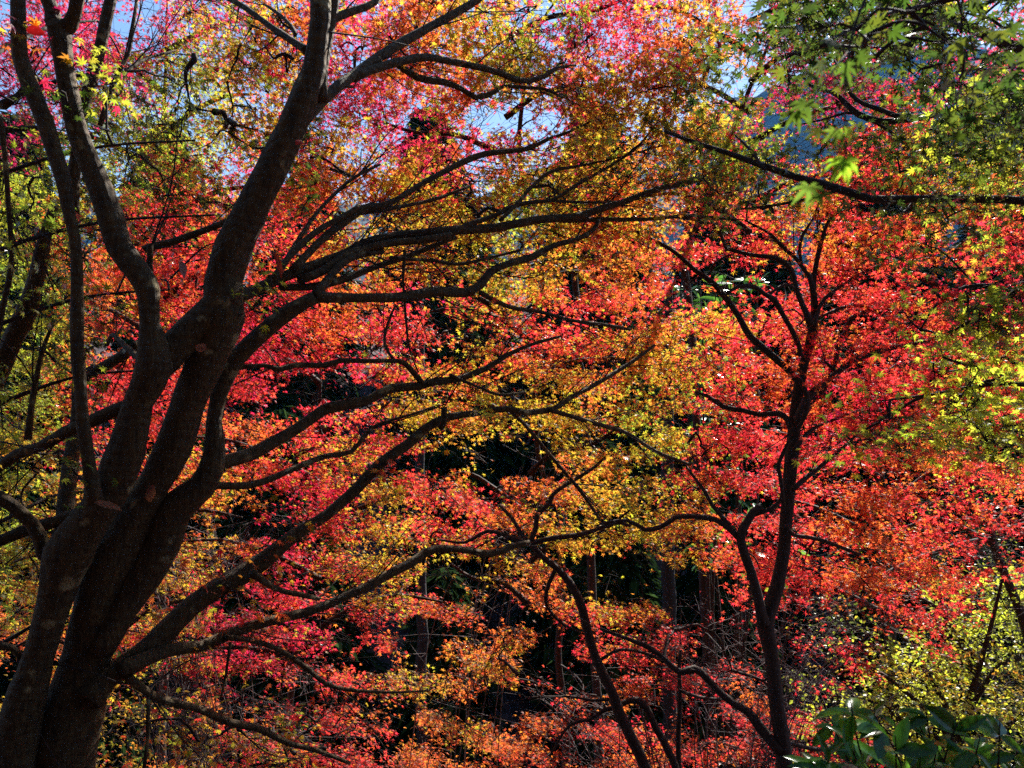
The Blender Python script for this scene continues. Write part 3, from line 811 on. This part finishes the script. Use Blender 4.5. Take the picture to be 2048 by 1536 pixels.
TR = {'A': None, 'B': B, 'C': C_}
TR.update(BG)
AM = Tree("x", "", "")   # holder: sprays of the front maple that are small far leaves go into its crown too
A_far = []
for gi in range(-3, 26):
    for gj in range(-3, 35):
        cx, cyy = gj * 64 + 32, gi * 64 + 32
        c = code_at(cx, cyy)
        inside = 0 <= gi < 24 and 0 <= gj < 32
        if c == 'B': continue
        sparse = c == 'm'; c = c.upper()
        n = 5.4
        if cyy < 256: n = 6.8
        if c == 'L': n = 0
        if sparse: n = 2.2
        if not inside: n *= .45 if -1 <= gi <= 24 and -2 <= gj <= 32 else 0
        m = int(n) + (rng.random() < n - int(n))
        for _ in range(m):
            x = cx + rng.uniform(-46, 46); y = cyy + rng.uniform(-42, 42)
            if cyy > 420:        # boughs lie in drooping tiers
                ph = 26 * math.sin(x / 170.0 + 1.1) + 18 * math.sin(x / 83.0) + .10 * (x - 1024)
                ky = round((y - ph) / 78.0); yt = ky * 78.0 + ph
                y = yt + .5 * (y - yt) + rng.normal(0, 5)
            # leave openings open
            dd = ((x - GA[:, 0]) / (GA[:, 2] + 18)) ** 2 + ((y - GA[:, 1]) / (GA[:, 3] + 14)) ** 2
            if (dd < 1).any() and rng.random() < .75 * GA[dd < 1, 4].max(): continue
            k, d = assign(x, y, c)
            L = rng.uniform(.42, .66)
            nl = rng.integers(60, 94)
            if rng.random() > min(1.0, (d / 8.0) ** 2 + .12): continue
            p = P(x, y, d)
            if k == 'A': A_far.append((p, nl, L, rng.uniform(.036, .043), c))
            else: TR[k].spray(p, nl, L, rng.uniform(.035, .043) * (.86 + .14 * min(1, y / 900)), c)
for q in A_far:
    A.spray(*q)

# near leaves of the front maple, in bands: x0,x1,y0,y1,count,codes,depth range,size
def band(t, x0, x1, y0, y1, n, codes, d0, d1, size, nl=(10, 20), L=(.25, .42), tilt=.8):
    for _ in range(n):
        t.spray(P(rng.uniform(x0, x1), rng.uniform(y0, y1), rng.uniform(d0, d1)), rng.integers(*nl), rng.uniform(*L), size * rng.uniform(.9, 1.1), codes[rng.integers(len(codes))], None, tilt, .05)

AN = Tree("maple_tree", "young green leaved maple beside the thick left hand stems", "tree", "maple trees on the slope", M_bark_dark, tpl=T7)
AN.trunk([(-60,1560,14),(-40,1300,12),(-30,1000,11),(-40,700,9),(-30,400,8),(-20,150,6),(0,-40,4)], 4.0, 4.2, True, 10)
for yy, xx in ((1250,120),(1000,150),(760,230),(600,260),(450,330),(300,300),(160,220),(60,150)):
    AN.limb([(-32,yy+60,5),(xx*.35,yy+15,4),(xx*.75,yy-10,3),(xx*1.3,yy-20,2)], 4.1, rng.uniform(3.7, 4.9), 6)
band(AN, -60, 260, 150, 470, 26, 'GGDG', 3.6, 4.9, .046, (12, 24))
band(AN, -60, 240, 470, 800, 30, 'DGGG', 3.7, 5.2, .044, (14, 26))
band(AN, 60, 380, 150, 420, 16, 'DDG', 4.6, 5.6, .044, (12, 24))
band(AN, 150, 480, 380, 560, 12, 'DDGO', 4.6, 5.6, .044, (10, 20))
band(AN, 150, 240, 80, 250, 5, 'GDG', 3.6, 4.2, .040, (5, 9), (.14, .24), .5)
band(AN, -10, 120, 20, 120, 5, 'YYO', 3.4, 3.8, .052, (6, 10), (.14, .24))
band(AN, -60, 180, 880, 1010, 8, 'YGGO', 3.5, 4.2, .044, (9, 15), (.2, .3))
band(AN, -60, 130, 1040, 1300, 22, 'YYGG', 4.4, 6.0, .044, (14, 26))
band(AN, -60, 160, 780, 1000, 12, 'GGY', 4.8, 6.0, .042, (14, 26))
band(A, 440, 640, 1000, 1130, 14, 'OYYO', 4.3, 5.0, .045, (9, 16), (.22, .36))
band(A, 280, 560, 1130, 1300, 20, 'OYYO', 4.2, 5.0, .045, (9, 18), (.24, .4))
band(A, 200, 640, 1380, 1560, 40, 'YYYGO', 4.6, 5.8, .044, (14, 26), (.28, .45))
band(A, 560, 720, 1280, 1536, 10, 'YOO', 4.8, 5.8, .043, (10, 20), (.28, .42))
band(A, 600, 640, 230, 420, 8, 'DGD', 4.2, 4.7, .044, (8, 14), (.2, .3))
band(A, 500, 560, 500, 640, 6, 'LG', 3.7, 3.95, .042, (4, 8), (.12, .2))
band(A, 720, 800, 920, 1000, 5, 'YOY', 4.6, 5.0, .046, (8, 14), (.2, .3))
band(A, 900, 980, 770, 830, 3, 'LY', 4.7, 4.9, .046, (10, 15), (.18, .24))
band(A, 240, 520, 300, 470, 12, 'DDGO', 4.6, 5.4, .044, (10, 18))
band(A, 760, 950, 20, 150, 6, 'OYY', 4.8, 5.2, .044, (8, 14), (.2, .32))

# thin olive veil of the front maple across the top
band(A, 200, 540, 150, 470, 22, 'DGGD', 4.7, 5.8, .042, (12, 24))
band(A, 430, 780, 30, 330, 16, 'GYGO', 5.2, 6.3, .040, (16, 30), (.32, .5))
band(A, 860, 1200, 40, 200, 14, 'GGYO', 5.2, 6.3, .040, (16, 30), (.32, .5))
band(A, 1120, 1480, 130, 430, 34, 'GYDO', 5.6, 6.4, .038, (20, 36), (.34, .54))
band(A, 860, 1260, 250, 480, 20, 'GYGO', 5.4, 6.3, .038, (18, 32), (.34, .54))
band(A, 640, 1250, 480, 640, 10, 'YGO', 5.0, 6.0, .038, (12, 24), (.3, .5))
band(A, 560, 1280, 700, 1000, 16, 'YGO', 5.0, 6.2, .040, (12, 24), (.3, .5))

# ---- H: green maple whose boughs reach in from the right edge
Hn = Tree("maple_tree", "green leaved maple reaching in from beyond the right edge", "tree", "maple trees on the slope", M_bark_dark, tpl=T7)
Hn.trunk([(2500,1500,60),(2480,1000,56),(2440,500,50),(2400,100,44),(2380,-300,40)], 4.0, 4.0, True, 16)
Hn.limb([(2420,250,26),(2250,140,16),(2050,95,11),(1900,40,9),(1861,26,7),(1792,17,6),(1758,3,5),(1700,-20,4)], 4.0, 3.4, 10)
Hn.limb([(2430,420,22),(2200,270,14),(2048,222,9),(1963,219,8),(1895,227,7),(1844,238,7),(1792,244,6),(1758,243,6),(1717,229,6),(1690,205,5),(1666,185,4),(1621,171,3)], 4.0, 4.8, 10)
Hn.limb([(1860,236,5),(1800,234,5),(1758,219,5),(1724,207,4),(1702,190,4),(1690,165,3),(1668,120,2)], 4.5, 4.8, 8)
Hn.limb([(1720,228,3),(1690,226,3),(1640,240,2),(1590,250,2)], 4.7, 4.9, 6)
Hn.limb([(1740,240,3),(1780,262,3),(1810,290,2)], 4.7, 4.9, 6)
Hn.limb([(2440,520,20),(2200,430,12),(2048,402,8),(1929,398,8),(1826,397,8),(1741,396,8),(1707,384,8),(1656,369,8),(1587,353,7),(1519,330,6),(1461,308,5),(1392,285,4),(1330,262,3)], 4.0, 5.6, 10)
Hn.limb([(1680,378,4),(1640,392,3),(1560,410,3),(1470,420,2)], 5.0, 5.6, 6)
Hn.limb([(1530,338,4),(1500,300,3),(1470,270,2)], 5.2, 5.6, 6)
Hn.limb([(2440,480,16),(2200,300,8),(2048,294,5),(1929,308,4),(1861,321,3),(1800,345,2)], 4.0, 4.4, 8)
Hn.limb([(2460,800,16),(2250,700,8),(2080,600,5),(1960,570,4),(1880,600,3),(1840,660,2)], 4.0, 3.8, 8)
Hn.limb([(2460,900,16),(2250,800,8),(2048,768,5),(1960,770,4),(1860,790,3),(1780,800,2)], 4.0, 4.2, 8)
Hn.limb([(1880,785,4),(1830,800,3),(1760,840,3),(1700,880,2)], 4.3, 4.6, 6)
Hn.limb([(2450,350,14),(2200,60,6),(2000,-10,4),(1800,20,3),(1700,60,3),(1640,90,2)], 4.0, 2.3, 8)
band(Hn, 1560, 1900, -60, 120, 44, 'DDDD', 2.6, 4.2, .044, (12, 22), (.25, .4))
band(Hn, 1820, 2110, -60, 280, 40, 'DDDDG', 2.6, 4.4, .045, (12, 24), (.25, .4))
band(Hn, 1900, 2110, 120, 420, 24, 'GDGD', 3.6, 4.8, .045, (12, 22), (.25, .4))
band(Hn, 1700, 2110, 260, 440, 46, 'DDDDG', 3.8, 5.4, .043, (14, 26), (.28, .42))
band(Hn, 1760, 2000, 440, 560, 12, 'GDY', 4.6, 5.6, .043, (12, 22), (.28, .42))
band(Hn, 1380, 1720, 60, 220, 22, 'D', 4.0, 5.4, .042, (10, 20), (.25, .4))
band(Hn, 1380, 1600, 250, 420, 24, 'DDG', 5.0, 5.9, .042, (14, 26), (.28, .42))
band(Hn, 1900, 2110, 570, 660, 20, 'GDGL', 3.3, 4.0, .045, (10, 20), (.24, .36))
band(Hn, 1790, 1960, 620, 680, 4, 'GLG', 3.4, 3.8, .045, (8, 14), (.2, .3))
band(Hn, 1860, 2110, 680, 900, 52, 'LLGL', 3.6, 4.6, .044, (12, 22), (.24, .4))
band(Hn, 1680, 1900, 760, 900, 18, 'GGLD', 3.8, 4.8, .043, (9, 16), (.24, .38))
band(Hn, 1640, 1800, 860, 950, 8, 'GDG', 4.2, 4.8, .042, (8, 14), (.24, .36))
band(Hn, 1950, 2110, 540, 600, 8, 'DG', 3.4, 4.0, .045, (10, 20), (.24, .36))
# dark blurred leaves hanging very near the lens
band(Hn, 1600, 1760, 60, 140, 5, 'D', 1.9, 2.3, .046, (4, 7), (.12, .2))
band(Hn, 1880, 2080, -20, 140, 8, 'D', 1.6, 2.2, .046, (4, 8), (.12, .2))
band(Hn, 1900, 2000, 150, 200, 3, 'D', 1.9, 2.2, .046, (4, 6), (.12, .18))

# ---- a hanging spray of big leaves close to the lens
def hanging_leaves():
    t = Tree("hanging_twig", "thin hanging twig with a few large torn yellow green leaves near the lens", "twig", None, M_twig, tpl=T7)
    d = 1.35
    t.limb([(1760,-60,4),(1720,20,3),(1700,90,2.4),(1692,170,2),(1690,240,1.8),(1692,300,1.6),(1686,322,1.5)], d + .1, d, 6)
    t.limb([(1700,100,2),(1660,150,1.7),(1630,190,1.5),(1612,210,1.2)], d + .08, d, 6)
    t.limb([(1690,250,1.6),(1670,262,1.3),(1650,285,1.1)], d, d, 6)
    t.limb([(1690,330,1.4),(1660,370,1.2),(1640,390,1.1)], d, d, 6)
    root = t.build()
    root.location = root.location
    spec = [(1692,318,d,.038,(.36,.60,.035),(.35,-.25,-1)),(1680,322,d+.01,.036,(.30,.52,.03),(-.55,-.25,-1)),(1618,372,d,.036,(.14,.24,.03),(-.1,0,-1)),(1640,388,d,.030,(.20,.32,.03),(.1,0,-1)),
            (1612,205,d,.040,(.10,.17,.02),(-.5,0,-.8)),(1590,225,d,.034,(.12,.20,.02),(.1,0,-1)),(1640,262,d,.028,(.26,.32,.03),(-.8,0,-.6)),
            (1672,262,d,.032,(.16,.26,.03),(-.2,0,-1)),(1694,258,d,.026,(.30,.46,.04),(.1,0,-1)),(1655,80,d,.036,(.08,.14,.02),(.3,0,-1)),
            (1690,130,d,.034,(.10,.18,.02),(.5,0,-.8)),(1720,110,d,.030,(.10,.18,.02),(.9,0,-.5)),(1625,150,d,.036,(.09,.15,.02),(-.6,0,-.8))]
    pos = np.array([P(a, b, c) for a, b, c, *_ in spec])
    tip = np.array([q[5] for q in spec], float)
    nm = np.array([[.1, -.9, .35]]) + rng.normal(0, .25, (len(spec), 3))
    nm[0] = (.25, -.9, -.1); nm[1] = (-.2, -.85, .4)
    me = leaves_mesh("leaves", T7, pos, nm, tip, np.array([q[3] for q in spec]) * 1.25, np.array([q[4] for q in spec]))
    link_mesh("leaves", me, M_leaf, root)
hanging_leaves()

# ---- I: pale yellow green shrub, lower right
SH = Tree("spicebush_shrub", "broad pale yellow green shrub with small oval leaves at the lower right", "shrub", None, M_bark_dark, tpl=TOV, leafmat=M_yellow, twig=M_twig)
SH.trunk([(1900,1700,14),(1905,1560,12),(1925,1450,9),(1960,1350,6)], 8.6, 8.9, True, 8)
for pts in ([(1915,1500,8),(1860,1430,6),(1780,1360,4),(1690,1310,2)], [(1920,1470,8),(1870,1380,6),(1800,1260,5),(1752,1180,3)],
            [(1930,1440,8),(1960,1330,6),(1990,1220,4),(2010,1140,2)], [(1930,1440,6),(1990,1340,5),(2048,1312,5),(2100,1280,4)],
            [(1915,1500,7),(1820,1450,5),(1740,1400,3),(1650,1390,2)], [(1950,1350,5),(1900,1250,4),(1850,1200,3),(1760,1190,2)],
            [(1960,1330,5),(1900,1240,4),(1870,1160,3),(1850,1130,2)], [(1905,1530,7),(2000,1460,5),(2090,1400,3)]):
    SH.limb(pts, 8.7, rng.uniform(8.2, 9.6), 6)
band(SH, 1860, 2110, 1150, 1300, 60, 'LLLG', 8.4, 9.7, .064, (26, 44), (.5, .8))
band(SH, 1770, 2110, 1290, 1420, 84, 'LLLY', 8.3, 9.7, .064, (26, 44), (.5, .8))
band(SH, 1640, 2110, 1400, 1560, 84, 'LLLY', 8.2, 9.6, .064, (26, 44), (.5, .8))
band(SH, 1640, 1860, 1260, 1420, 20, 'LLG', 8.4, 9.6, .054, (14, 24), (.5, .8))
band(SH, 1580, 1800, 1330, 1480, 20, 'LLGY', 8.8, 9.8, .058, (16, 30), (.4, .7))
band(SH, 1560, 1800, 1180, 1400, 22, 'DYGD', 9.2, 10.4, .064, (14, 26), (.5, .8))
YS = Tree("yellow_leaved_shrub", "thin shrub with yellow drooping leaves behind the right hand boughs", "shrub", None, M_bark_dark, tpl=TOV, leafmat=M_yellow)
YS.trunk([(2060,1300,10),(2000,1120,8),(1960,980,6),(1940,900,4)], 8.4, 8.6, True, 8)
YS.limb([(1960,980,5),(1900,930,4),(1850,900,2)], 8.6, 8.8, 6)
YS.limb([(1990,1090,5),(1880,1040,4),(1780,1060,3),(1700,1010,2)], 8.5, 9.0, 6)
YS.limb([(1985,1060,5),(2048,960,4),(2090,900,2)], 8.5, 9.0, 6)
band(YS, 1900, 2100, 840, 1000, 22, 'YLL', 8.2, 9.4, .045, (20, 34), (.4, .6))
band(YS, 1680, 1900, 1000, 1120, 14, 'GYD', 8.4, 9.4, .042, (16, 28), (.4, .6))
band(YS, 1950, 2100, 1050, 1140, 8, 'DG', 8.4, 9.4, .042, (16, 28), (.4, .6))

for t in (A, AN, B, C_, *BG.values(), Hn, SH, YS):
    t.build()
print("leaves", NLEAF)

# ---- J: glossy evergreen shrub in the bottom right corner
def laurel(name, label, cat, stems, mat, size, tipspread=1.0, rows=6, cols=None, bark=None):
    base = stems[0][0][:3]
    root = empty(name, base)
    tag(root, label, cat)
    tb = Tubes(); LP, LN, LT, LS, LC = [], [], [], [], []
    for w in stems:
        p = spline(w, 0.03)
        tb.add(p, 6, .05)
        n = len(p)
        for k in range(rows):
            i = int(n * (0.45 + .55 * (k + .5) / rows)); i = min(i, n - 1)
            m = 2 if k < rows - 1 else 5
            T = unit(p[i, :3] - p[max(0, i - 2), :3] + 1e-6)
            for q in range(m):
                d = unit(T * .6 + rng.normal(0, .75, 3) * np.array([1, .8, .55]) + np.array([0, -.1, -.15]))
                LP.append(p[i, :3]); LT.append(d); LN.append(unit(np.array([0, -.25, .8]) + rng.normal(0, .45, 3)))
                LS.append(size * rng.uniform(.65, 1.2)); c = np.array((cols or [(.07,.22,.025),(.12,.34,.03),(.18,.44,.04)])[rng.integers(3)])
                LC.append(c * rng.uniform(.8, 1.15))
    link_mesh("stems", tb.mesh("stems"), bark or M_twig, root)
    link_mesh("leaves", leaves_mesh("leaves", TLAU, np.array(LP), np.array(LN), np.array(LT), np.array(LS), np.array(LC)), mat, root)
    return root
def stems_at(spec, d0, d1, gx, droot):
    out = []
    for x, y in spec:
        d = rng.uniform(d0, d1)
        b = P(gx + rng.uniform(-60, 60), 1640, droot); b[2] = float(ground_z(b[0], b[1])) - .05
        e = P(x, y, d)
        m = (b + e) / 2 + np.array([rng.uniform(-.1, .1), 0, .12])
        m2 = b * .2 + e * .8 + np.array([rng.uniform(-.04, .04), 0, .06])
        out.append(np.vstack([np.append(b, .008), np.append(m, .006), np.append(m2, .004), np.append(e, .002)]))
    return out
js = [(1700,1400),(1850,1405),(1655,1425),(1690,1450),(1745,1400),(1730,1470),(1790,1470),(1835,1440),(1870,1480),(1920,1430),(1960,1475),(2000,1440),(2040,1480),(1905,1500),
      (1840,1510),(1780,1520),(1640,1500),(1690,1515),(1965,1515),(2030,1520),(2070,1450),(2090,1500),(1750,1430),(1880,1450),(1725,1500),(1620,1520),(1995,1490),(1930,1470),(1810,1490)]
laurel("evergreen_shrub", "dark glossy evergreen shrub with long pointed leaves in the bottom right corner", "shrub", stems_at(js, 2.5, 3.2, 1880, 2.9), M_laurel, .115, rows=5)
js = [(1380,590),(1400,560),(1430,550),(1460,545),(1490,540),(1500,560),(1440,590),(1470,570),(1410,600),(1380,560),(1520,545),(1350,560),(1660,700),(1670,690)]
far = []
for x, y in js:
    d = rng.uniform(10.5, 12)
    e = P(x, y, d); b = P(1450 + rng.uniform(-40, 40), 900, 11.2); b[2] = float(ground_z(b[0], b[1]))
    far.append(np.vstack([np.append(b, .03), np.append((b + e) / 2 + [rng.uniform(-.2, .2), 0, 0], .02), np.append(e * .85 + b * .15, .012), np.append(e, .006)]))
laurel("evergreen_tree", "sunlit bright green broadleaf evergreen seen through the red leaves right of centre", "tree", far, M_laurel, .20, rows=14, cols=[(.14,.36,.04),(.22,.46,.05),(.08,.24,.03)], bark=M_bark_dark)

# ------------------------------------------------------------------ bare winter shrubs in the dark openings
def bare_shrub(label, x, y, d, spread, n=16, up=1.0):
    b = P(x, y, d); side = rng.choice([-1, 1]); b = np.array([b[0] + side * 1.1, b[1] + .3, 0]); b[2] = float(ground_z(b[0], b[1]))
    c = P(x, y, d)
    root = empty("bare_shrub", b)
    tag(root, label, "shrub", "bare twiggy shrubs in the undergrowth")
    tb = Tubes()
    for i in range(n):
        e = c + rng.normal(0, 1, 3) * np.array([spread, .4, spread * .45])
        s_ = b + rng.normal(0, .3, 3) * [1, .5, 0]; s_[2] = float(ground_z(s_[0], s_[1])) - .03
        m = s_ * .45 + e * .55 + np.array([side * .25, 0, .3]) + rng.normal(0, .16, 3)
        p = spline(np.vstack([np.append(s_, .007), np.append(m, .005), np.append(e, .0022)]), .12)
        tb.add(p, 4, .1, cap=False)
        for k in range(7):
            a = p[int(len(p) * rng.uniform(.35, .98)), :3]
            f = a + rng.normal(0, 1, 3) * np.array([.30, .2, .16]) + np.array([0, 0, .06])
            mid = (a + f) / 2 + rng.normal(0, .035, 3)
            tb.add(np.vstack([np.append(a, .0032), np.append(mid, .0024), np.append(f, .0012)]), 4, 0, cap=False)
            for _ in range(2):
                g = mid + rng.normal(0, .12, 3)
                tb.add(np.vstack([np.append(mid, .002), np.append(g, .001)]), 3, 0, cap=False)
    link_mesh("twigs", tb.mesh("twigs"), M_bare, root)
bare_shrub("pale bare twigs in the dark hollow below centre", 1110, 1350, 8.6, .42)
bare_shrub("pale bare twigs behind the slender trunk fork", 1450, 1275, 8.8, .45)
bare_shrub("pale bare twigs crossing behind the low red boughs at the right", 1700, 1200, 8.2, .8, 26)
bare_shrub("bluish bare twigs under the left hand boughs", 540, 1400, 8.6, .5)
bare_shrub("bare twigs in the dark gap beside the big left stem", 520, 1060, 8.8, .35, 18)
bare_shrub("grey bare twigs behind the stems at the far left", 240, 910, 8.8, .4, 24)
bare_shrub("bare twigs standing in the dark at the right edge", 1990, 1090, 9.4, .4, 24)
bare_shrub("small bare twigs in the black opening at centre", 1080, 920, 9.0, .2, 10)

# ------------------------------------------------------------------ cedars on the shaded far bank
def cedar_frond_mesh(h, rad, n):
    hh = rng.random(n) ** .8
    z = h * (.12 + .88 * hh)
    rr = rad * (1 - hh) ** .75 * rng.uniform(.35, 1.08, n) + .1
    th = rng.uniform(0, 6.283, n)
    rr *= 1 + .22 * np.sin(th * 5 + hh * 40)
    pos = np.stack([rr * np.cos(th), rr * np.sin(th), z + rng.normal(0, .15, n)], 1)
    out = np.stack([np.cos(th), np.sin(th), np.full(n, -.45)], 1)
    nm = np.stack([np.cos(th) * .5, np.sin(th) * .5, np.full(n, .9)], 1) + rng.normal(0, .35, (n, 3))
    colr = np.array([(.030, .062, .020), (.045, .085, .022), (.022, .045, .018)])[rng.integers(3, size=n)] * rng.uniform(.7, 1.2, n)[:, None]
    return leaves_mesh("crown", oval_template(.16, .3, 1), pos, nm, out + rng.normal(0, .3, (n, 3)), rng.uniform(.35, .75, n) * rad / 2.2, colr)
protos = [(cedar_frond_mesh(1.0 * 11, 2.3, 9000), 11), (cedar_frond_mesh(9, 2.0, 8000), 9), (cedar_frond_mesh(13, 2.6, 10000), 13)]
for m_, _ in protos: m_.materials.append(M_conifer)
trunk_mesh = []
for _, h in protos:
    tb = Tubes(); tb.add(spline(np.array([[0, 0, -.5, .26], [0, 0, h * .3, .2], [.05, 0, h * .7, .1], [0, 0, h, .02]]), .6), 10, .04)
    m_ = tb.mesh("trunk"); m_.materials.append(M_cedar_bark); trunk_mesh.append(m_)
where = ["at the far left of the far bank", "second from the left on the far bank", "left of the centre gap", "behind the crimson maple", "in the dark centre", "right of the dark centre",
         "behind the slender forked trunk", "towards the right of the far bank", "at the right edge of the far bank", "at the end of the far bank"]
ci = 0
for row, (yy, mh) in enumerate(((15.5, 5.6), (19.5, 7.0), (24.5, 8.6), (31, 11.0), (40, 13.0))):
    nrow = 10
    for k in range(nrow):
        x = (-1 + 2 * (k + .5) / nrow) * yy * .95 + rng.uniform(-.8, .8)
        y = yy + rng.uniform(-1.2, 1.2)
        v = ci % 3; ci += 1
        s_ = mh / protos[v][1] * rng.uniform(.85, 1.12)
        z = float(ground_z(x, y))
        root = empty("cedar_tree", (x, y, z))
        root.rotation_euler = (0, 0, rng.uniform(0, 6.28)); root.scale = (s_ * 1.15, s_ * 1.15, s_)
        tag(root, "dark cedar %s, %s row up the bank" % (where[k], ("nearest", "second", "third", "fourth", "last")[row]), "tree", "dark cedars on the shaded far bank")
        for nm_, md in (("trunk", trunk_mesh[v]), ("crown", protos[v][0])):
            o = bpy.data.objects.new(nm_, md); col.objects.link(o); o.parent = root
for k in range(16):  # unseen cedars added behind the camera to keep rear sky light off the trunks
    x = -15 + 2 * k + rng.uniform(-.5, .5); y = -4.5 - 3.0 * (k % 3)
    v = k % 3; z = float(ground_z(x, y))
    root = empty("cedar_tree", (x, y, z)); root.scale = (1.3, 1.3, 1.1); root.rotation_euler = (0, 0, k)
    tag(root, "unseen cedar added behind the viewpoint to block sky light, number %d along the path" % (k + 1), "tree", "unseen cedars added to block sky light")
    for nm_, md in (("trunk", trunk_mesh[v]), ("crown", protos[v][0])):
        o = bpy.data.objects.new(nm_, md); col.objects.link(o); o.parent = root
# bare cedar trunks seen in the dark hollow
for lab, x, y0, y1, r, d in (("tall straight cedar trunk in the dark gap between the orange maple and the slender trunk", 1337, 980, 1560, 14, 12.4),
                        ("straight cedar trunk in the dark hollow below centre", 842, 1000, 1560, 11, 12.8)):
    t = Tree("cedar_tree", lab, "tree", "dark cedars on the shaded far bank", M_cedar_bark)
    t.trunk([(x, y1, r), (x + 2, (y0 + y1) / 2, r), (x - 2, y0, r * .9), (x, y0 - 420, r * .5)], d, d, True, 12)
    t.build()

# ------------------------------------------------------------------ dead leaves caught in the branches
def dead_leaf(label, x, y, d, size, c, nrm, tip, w=.3):
    pos = P(x, y, d)
    root_me = leaves_mesh("dead_leaf", oval_template(w, .35, 5), pos[None] * 0, np.array([nrm], float), np.array([tip], float), np.array([size]), np.array([c]))
    o = link_mesh("dead_leaf", root_me, M_leaf)
    o.location = pos
    tag(o, label, "leaf", "dead leaves caught in the branches")
dead_leaf("dark red rounded leaf hanging between the two left stems at the top", 52, 58, 3.3, .075, (.30, .008, .008), (.1, -.9, .2), (1, 0, -.1), .38)
dead_leaf("long curled red leaf hanging beside the main stem", 545, 503, 3.6, .125, (.42, .05, .02), (.7, -.6, .3), (.55, .1, -.9), .16)
dead_leaf("small grey curled leaf hanging in front of the red maple", 362, 522, 3.6, .075, (.35, .22, .2), (.5, -.8, .2), (.3, 0, -1), .24)
dead_leaf("pale tan leaf lying in the lower fork of the left stems", 188, 1004, 3.35, .13, (.50, .26, .13), (.1, -.5, .9), (1, -.1, -.12), .17)
dead_leaf("brown folded leaf stuck beside the pale tan leaf", 300, 1005, 3.5, .085, (.26, .11, .06), (.2, -.9, .1), (.0, 0, 1), .3)
dead_leaf("small brown leaf stuck where the two stems cross", 395, 704, 3.4, .055, (.38, .17, .09), (.2, -.9, .3), (.5, 0, .9), .4)
dead_leaf("bright red leaf caught behind the upper main stem", 592, 290, 3.75, .06, (.75, .06, .03), (.2, -.9, .3), (.5, 0, .7), .35)

# ------------------------------------------------------------------ the air of the valley
def haze():
    lo = (-1900, -130, -14); hi = (1900, 1500, 780)
    V = np.array([(x, y, z) for x in (lo[0], hi[0]) for y in (lo[1], hi[1]) for z in (lo[2], hi[2])], float)
    F = [0,1,3,2, 4,6,7,5, 0,4,5,1, 2,3,7,6, 0,2,6,4, 1,5,7,3]
    me = mesh_np("haze", V, np.full(6, 4), F)
    m = bpy.data.materials.new("haze_air")
    nt, N, L = nodes_of(m)
    out = N.new("ShaderNodeOutputMaterial"); pv = N.new("ShaderNodeVolumePrincipled")
    pv.inputs["Density"].default_value = 0.00013
    pv.inputs["Color"].default_value = (.10, .40, 1.0, 1)
    pv.inputs["Anisotropy"].default_value = 0.0
    L.new(pv.outputs[0], out.inputs["Volume"])
    tag(link_mesh("haze", me, m), kind="stuff")
haze()
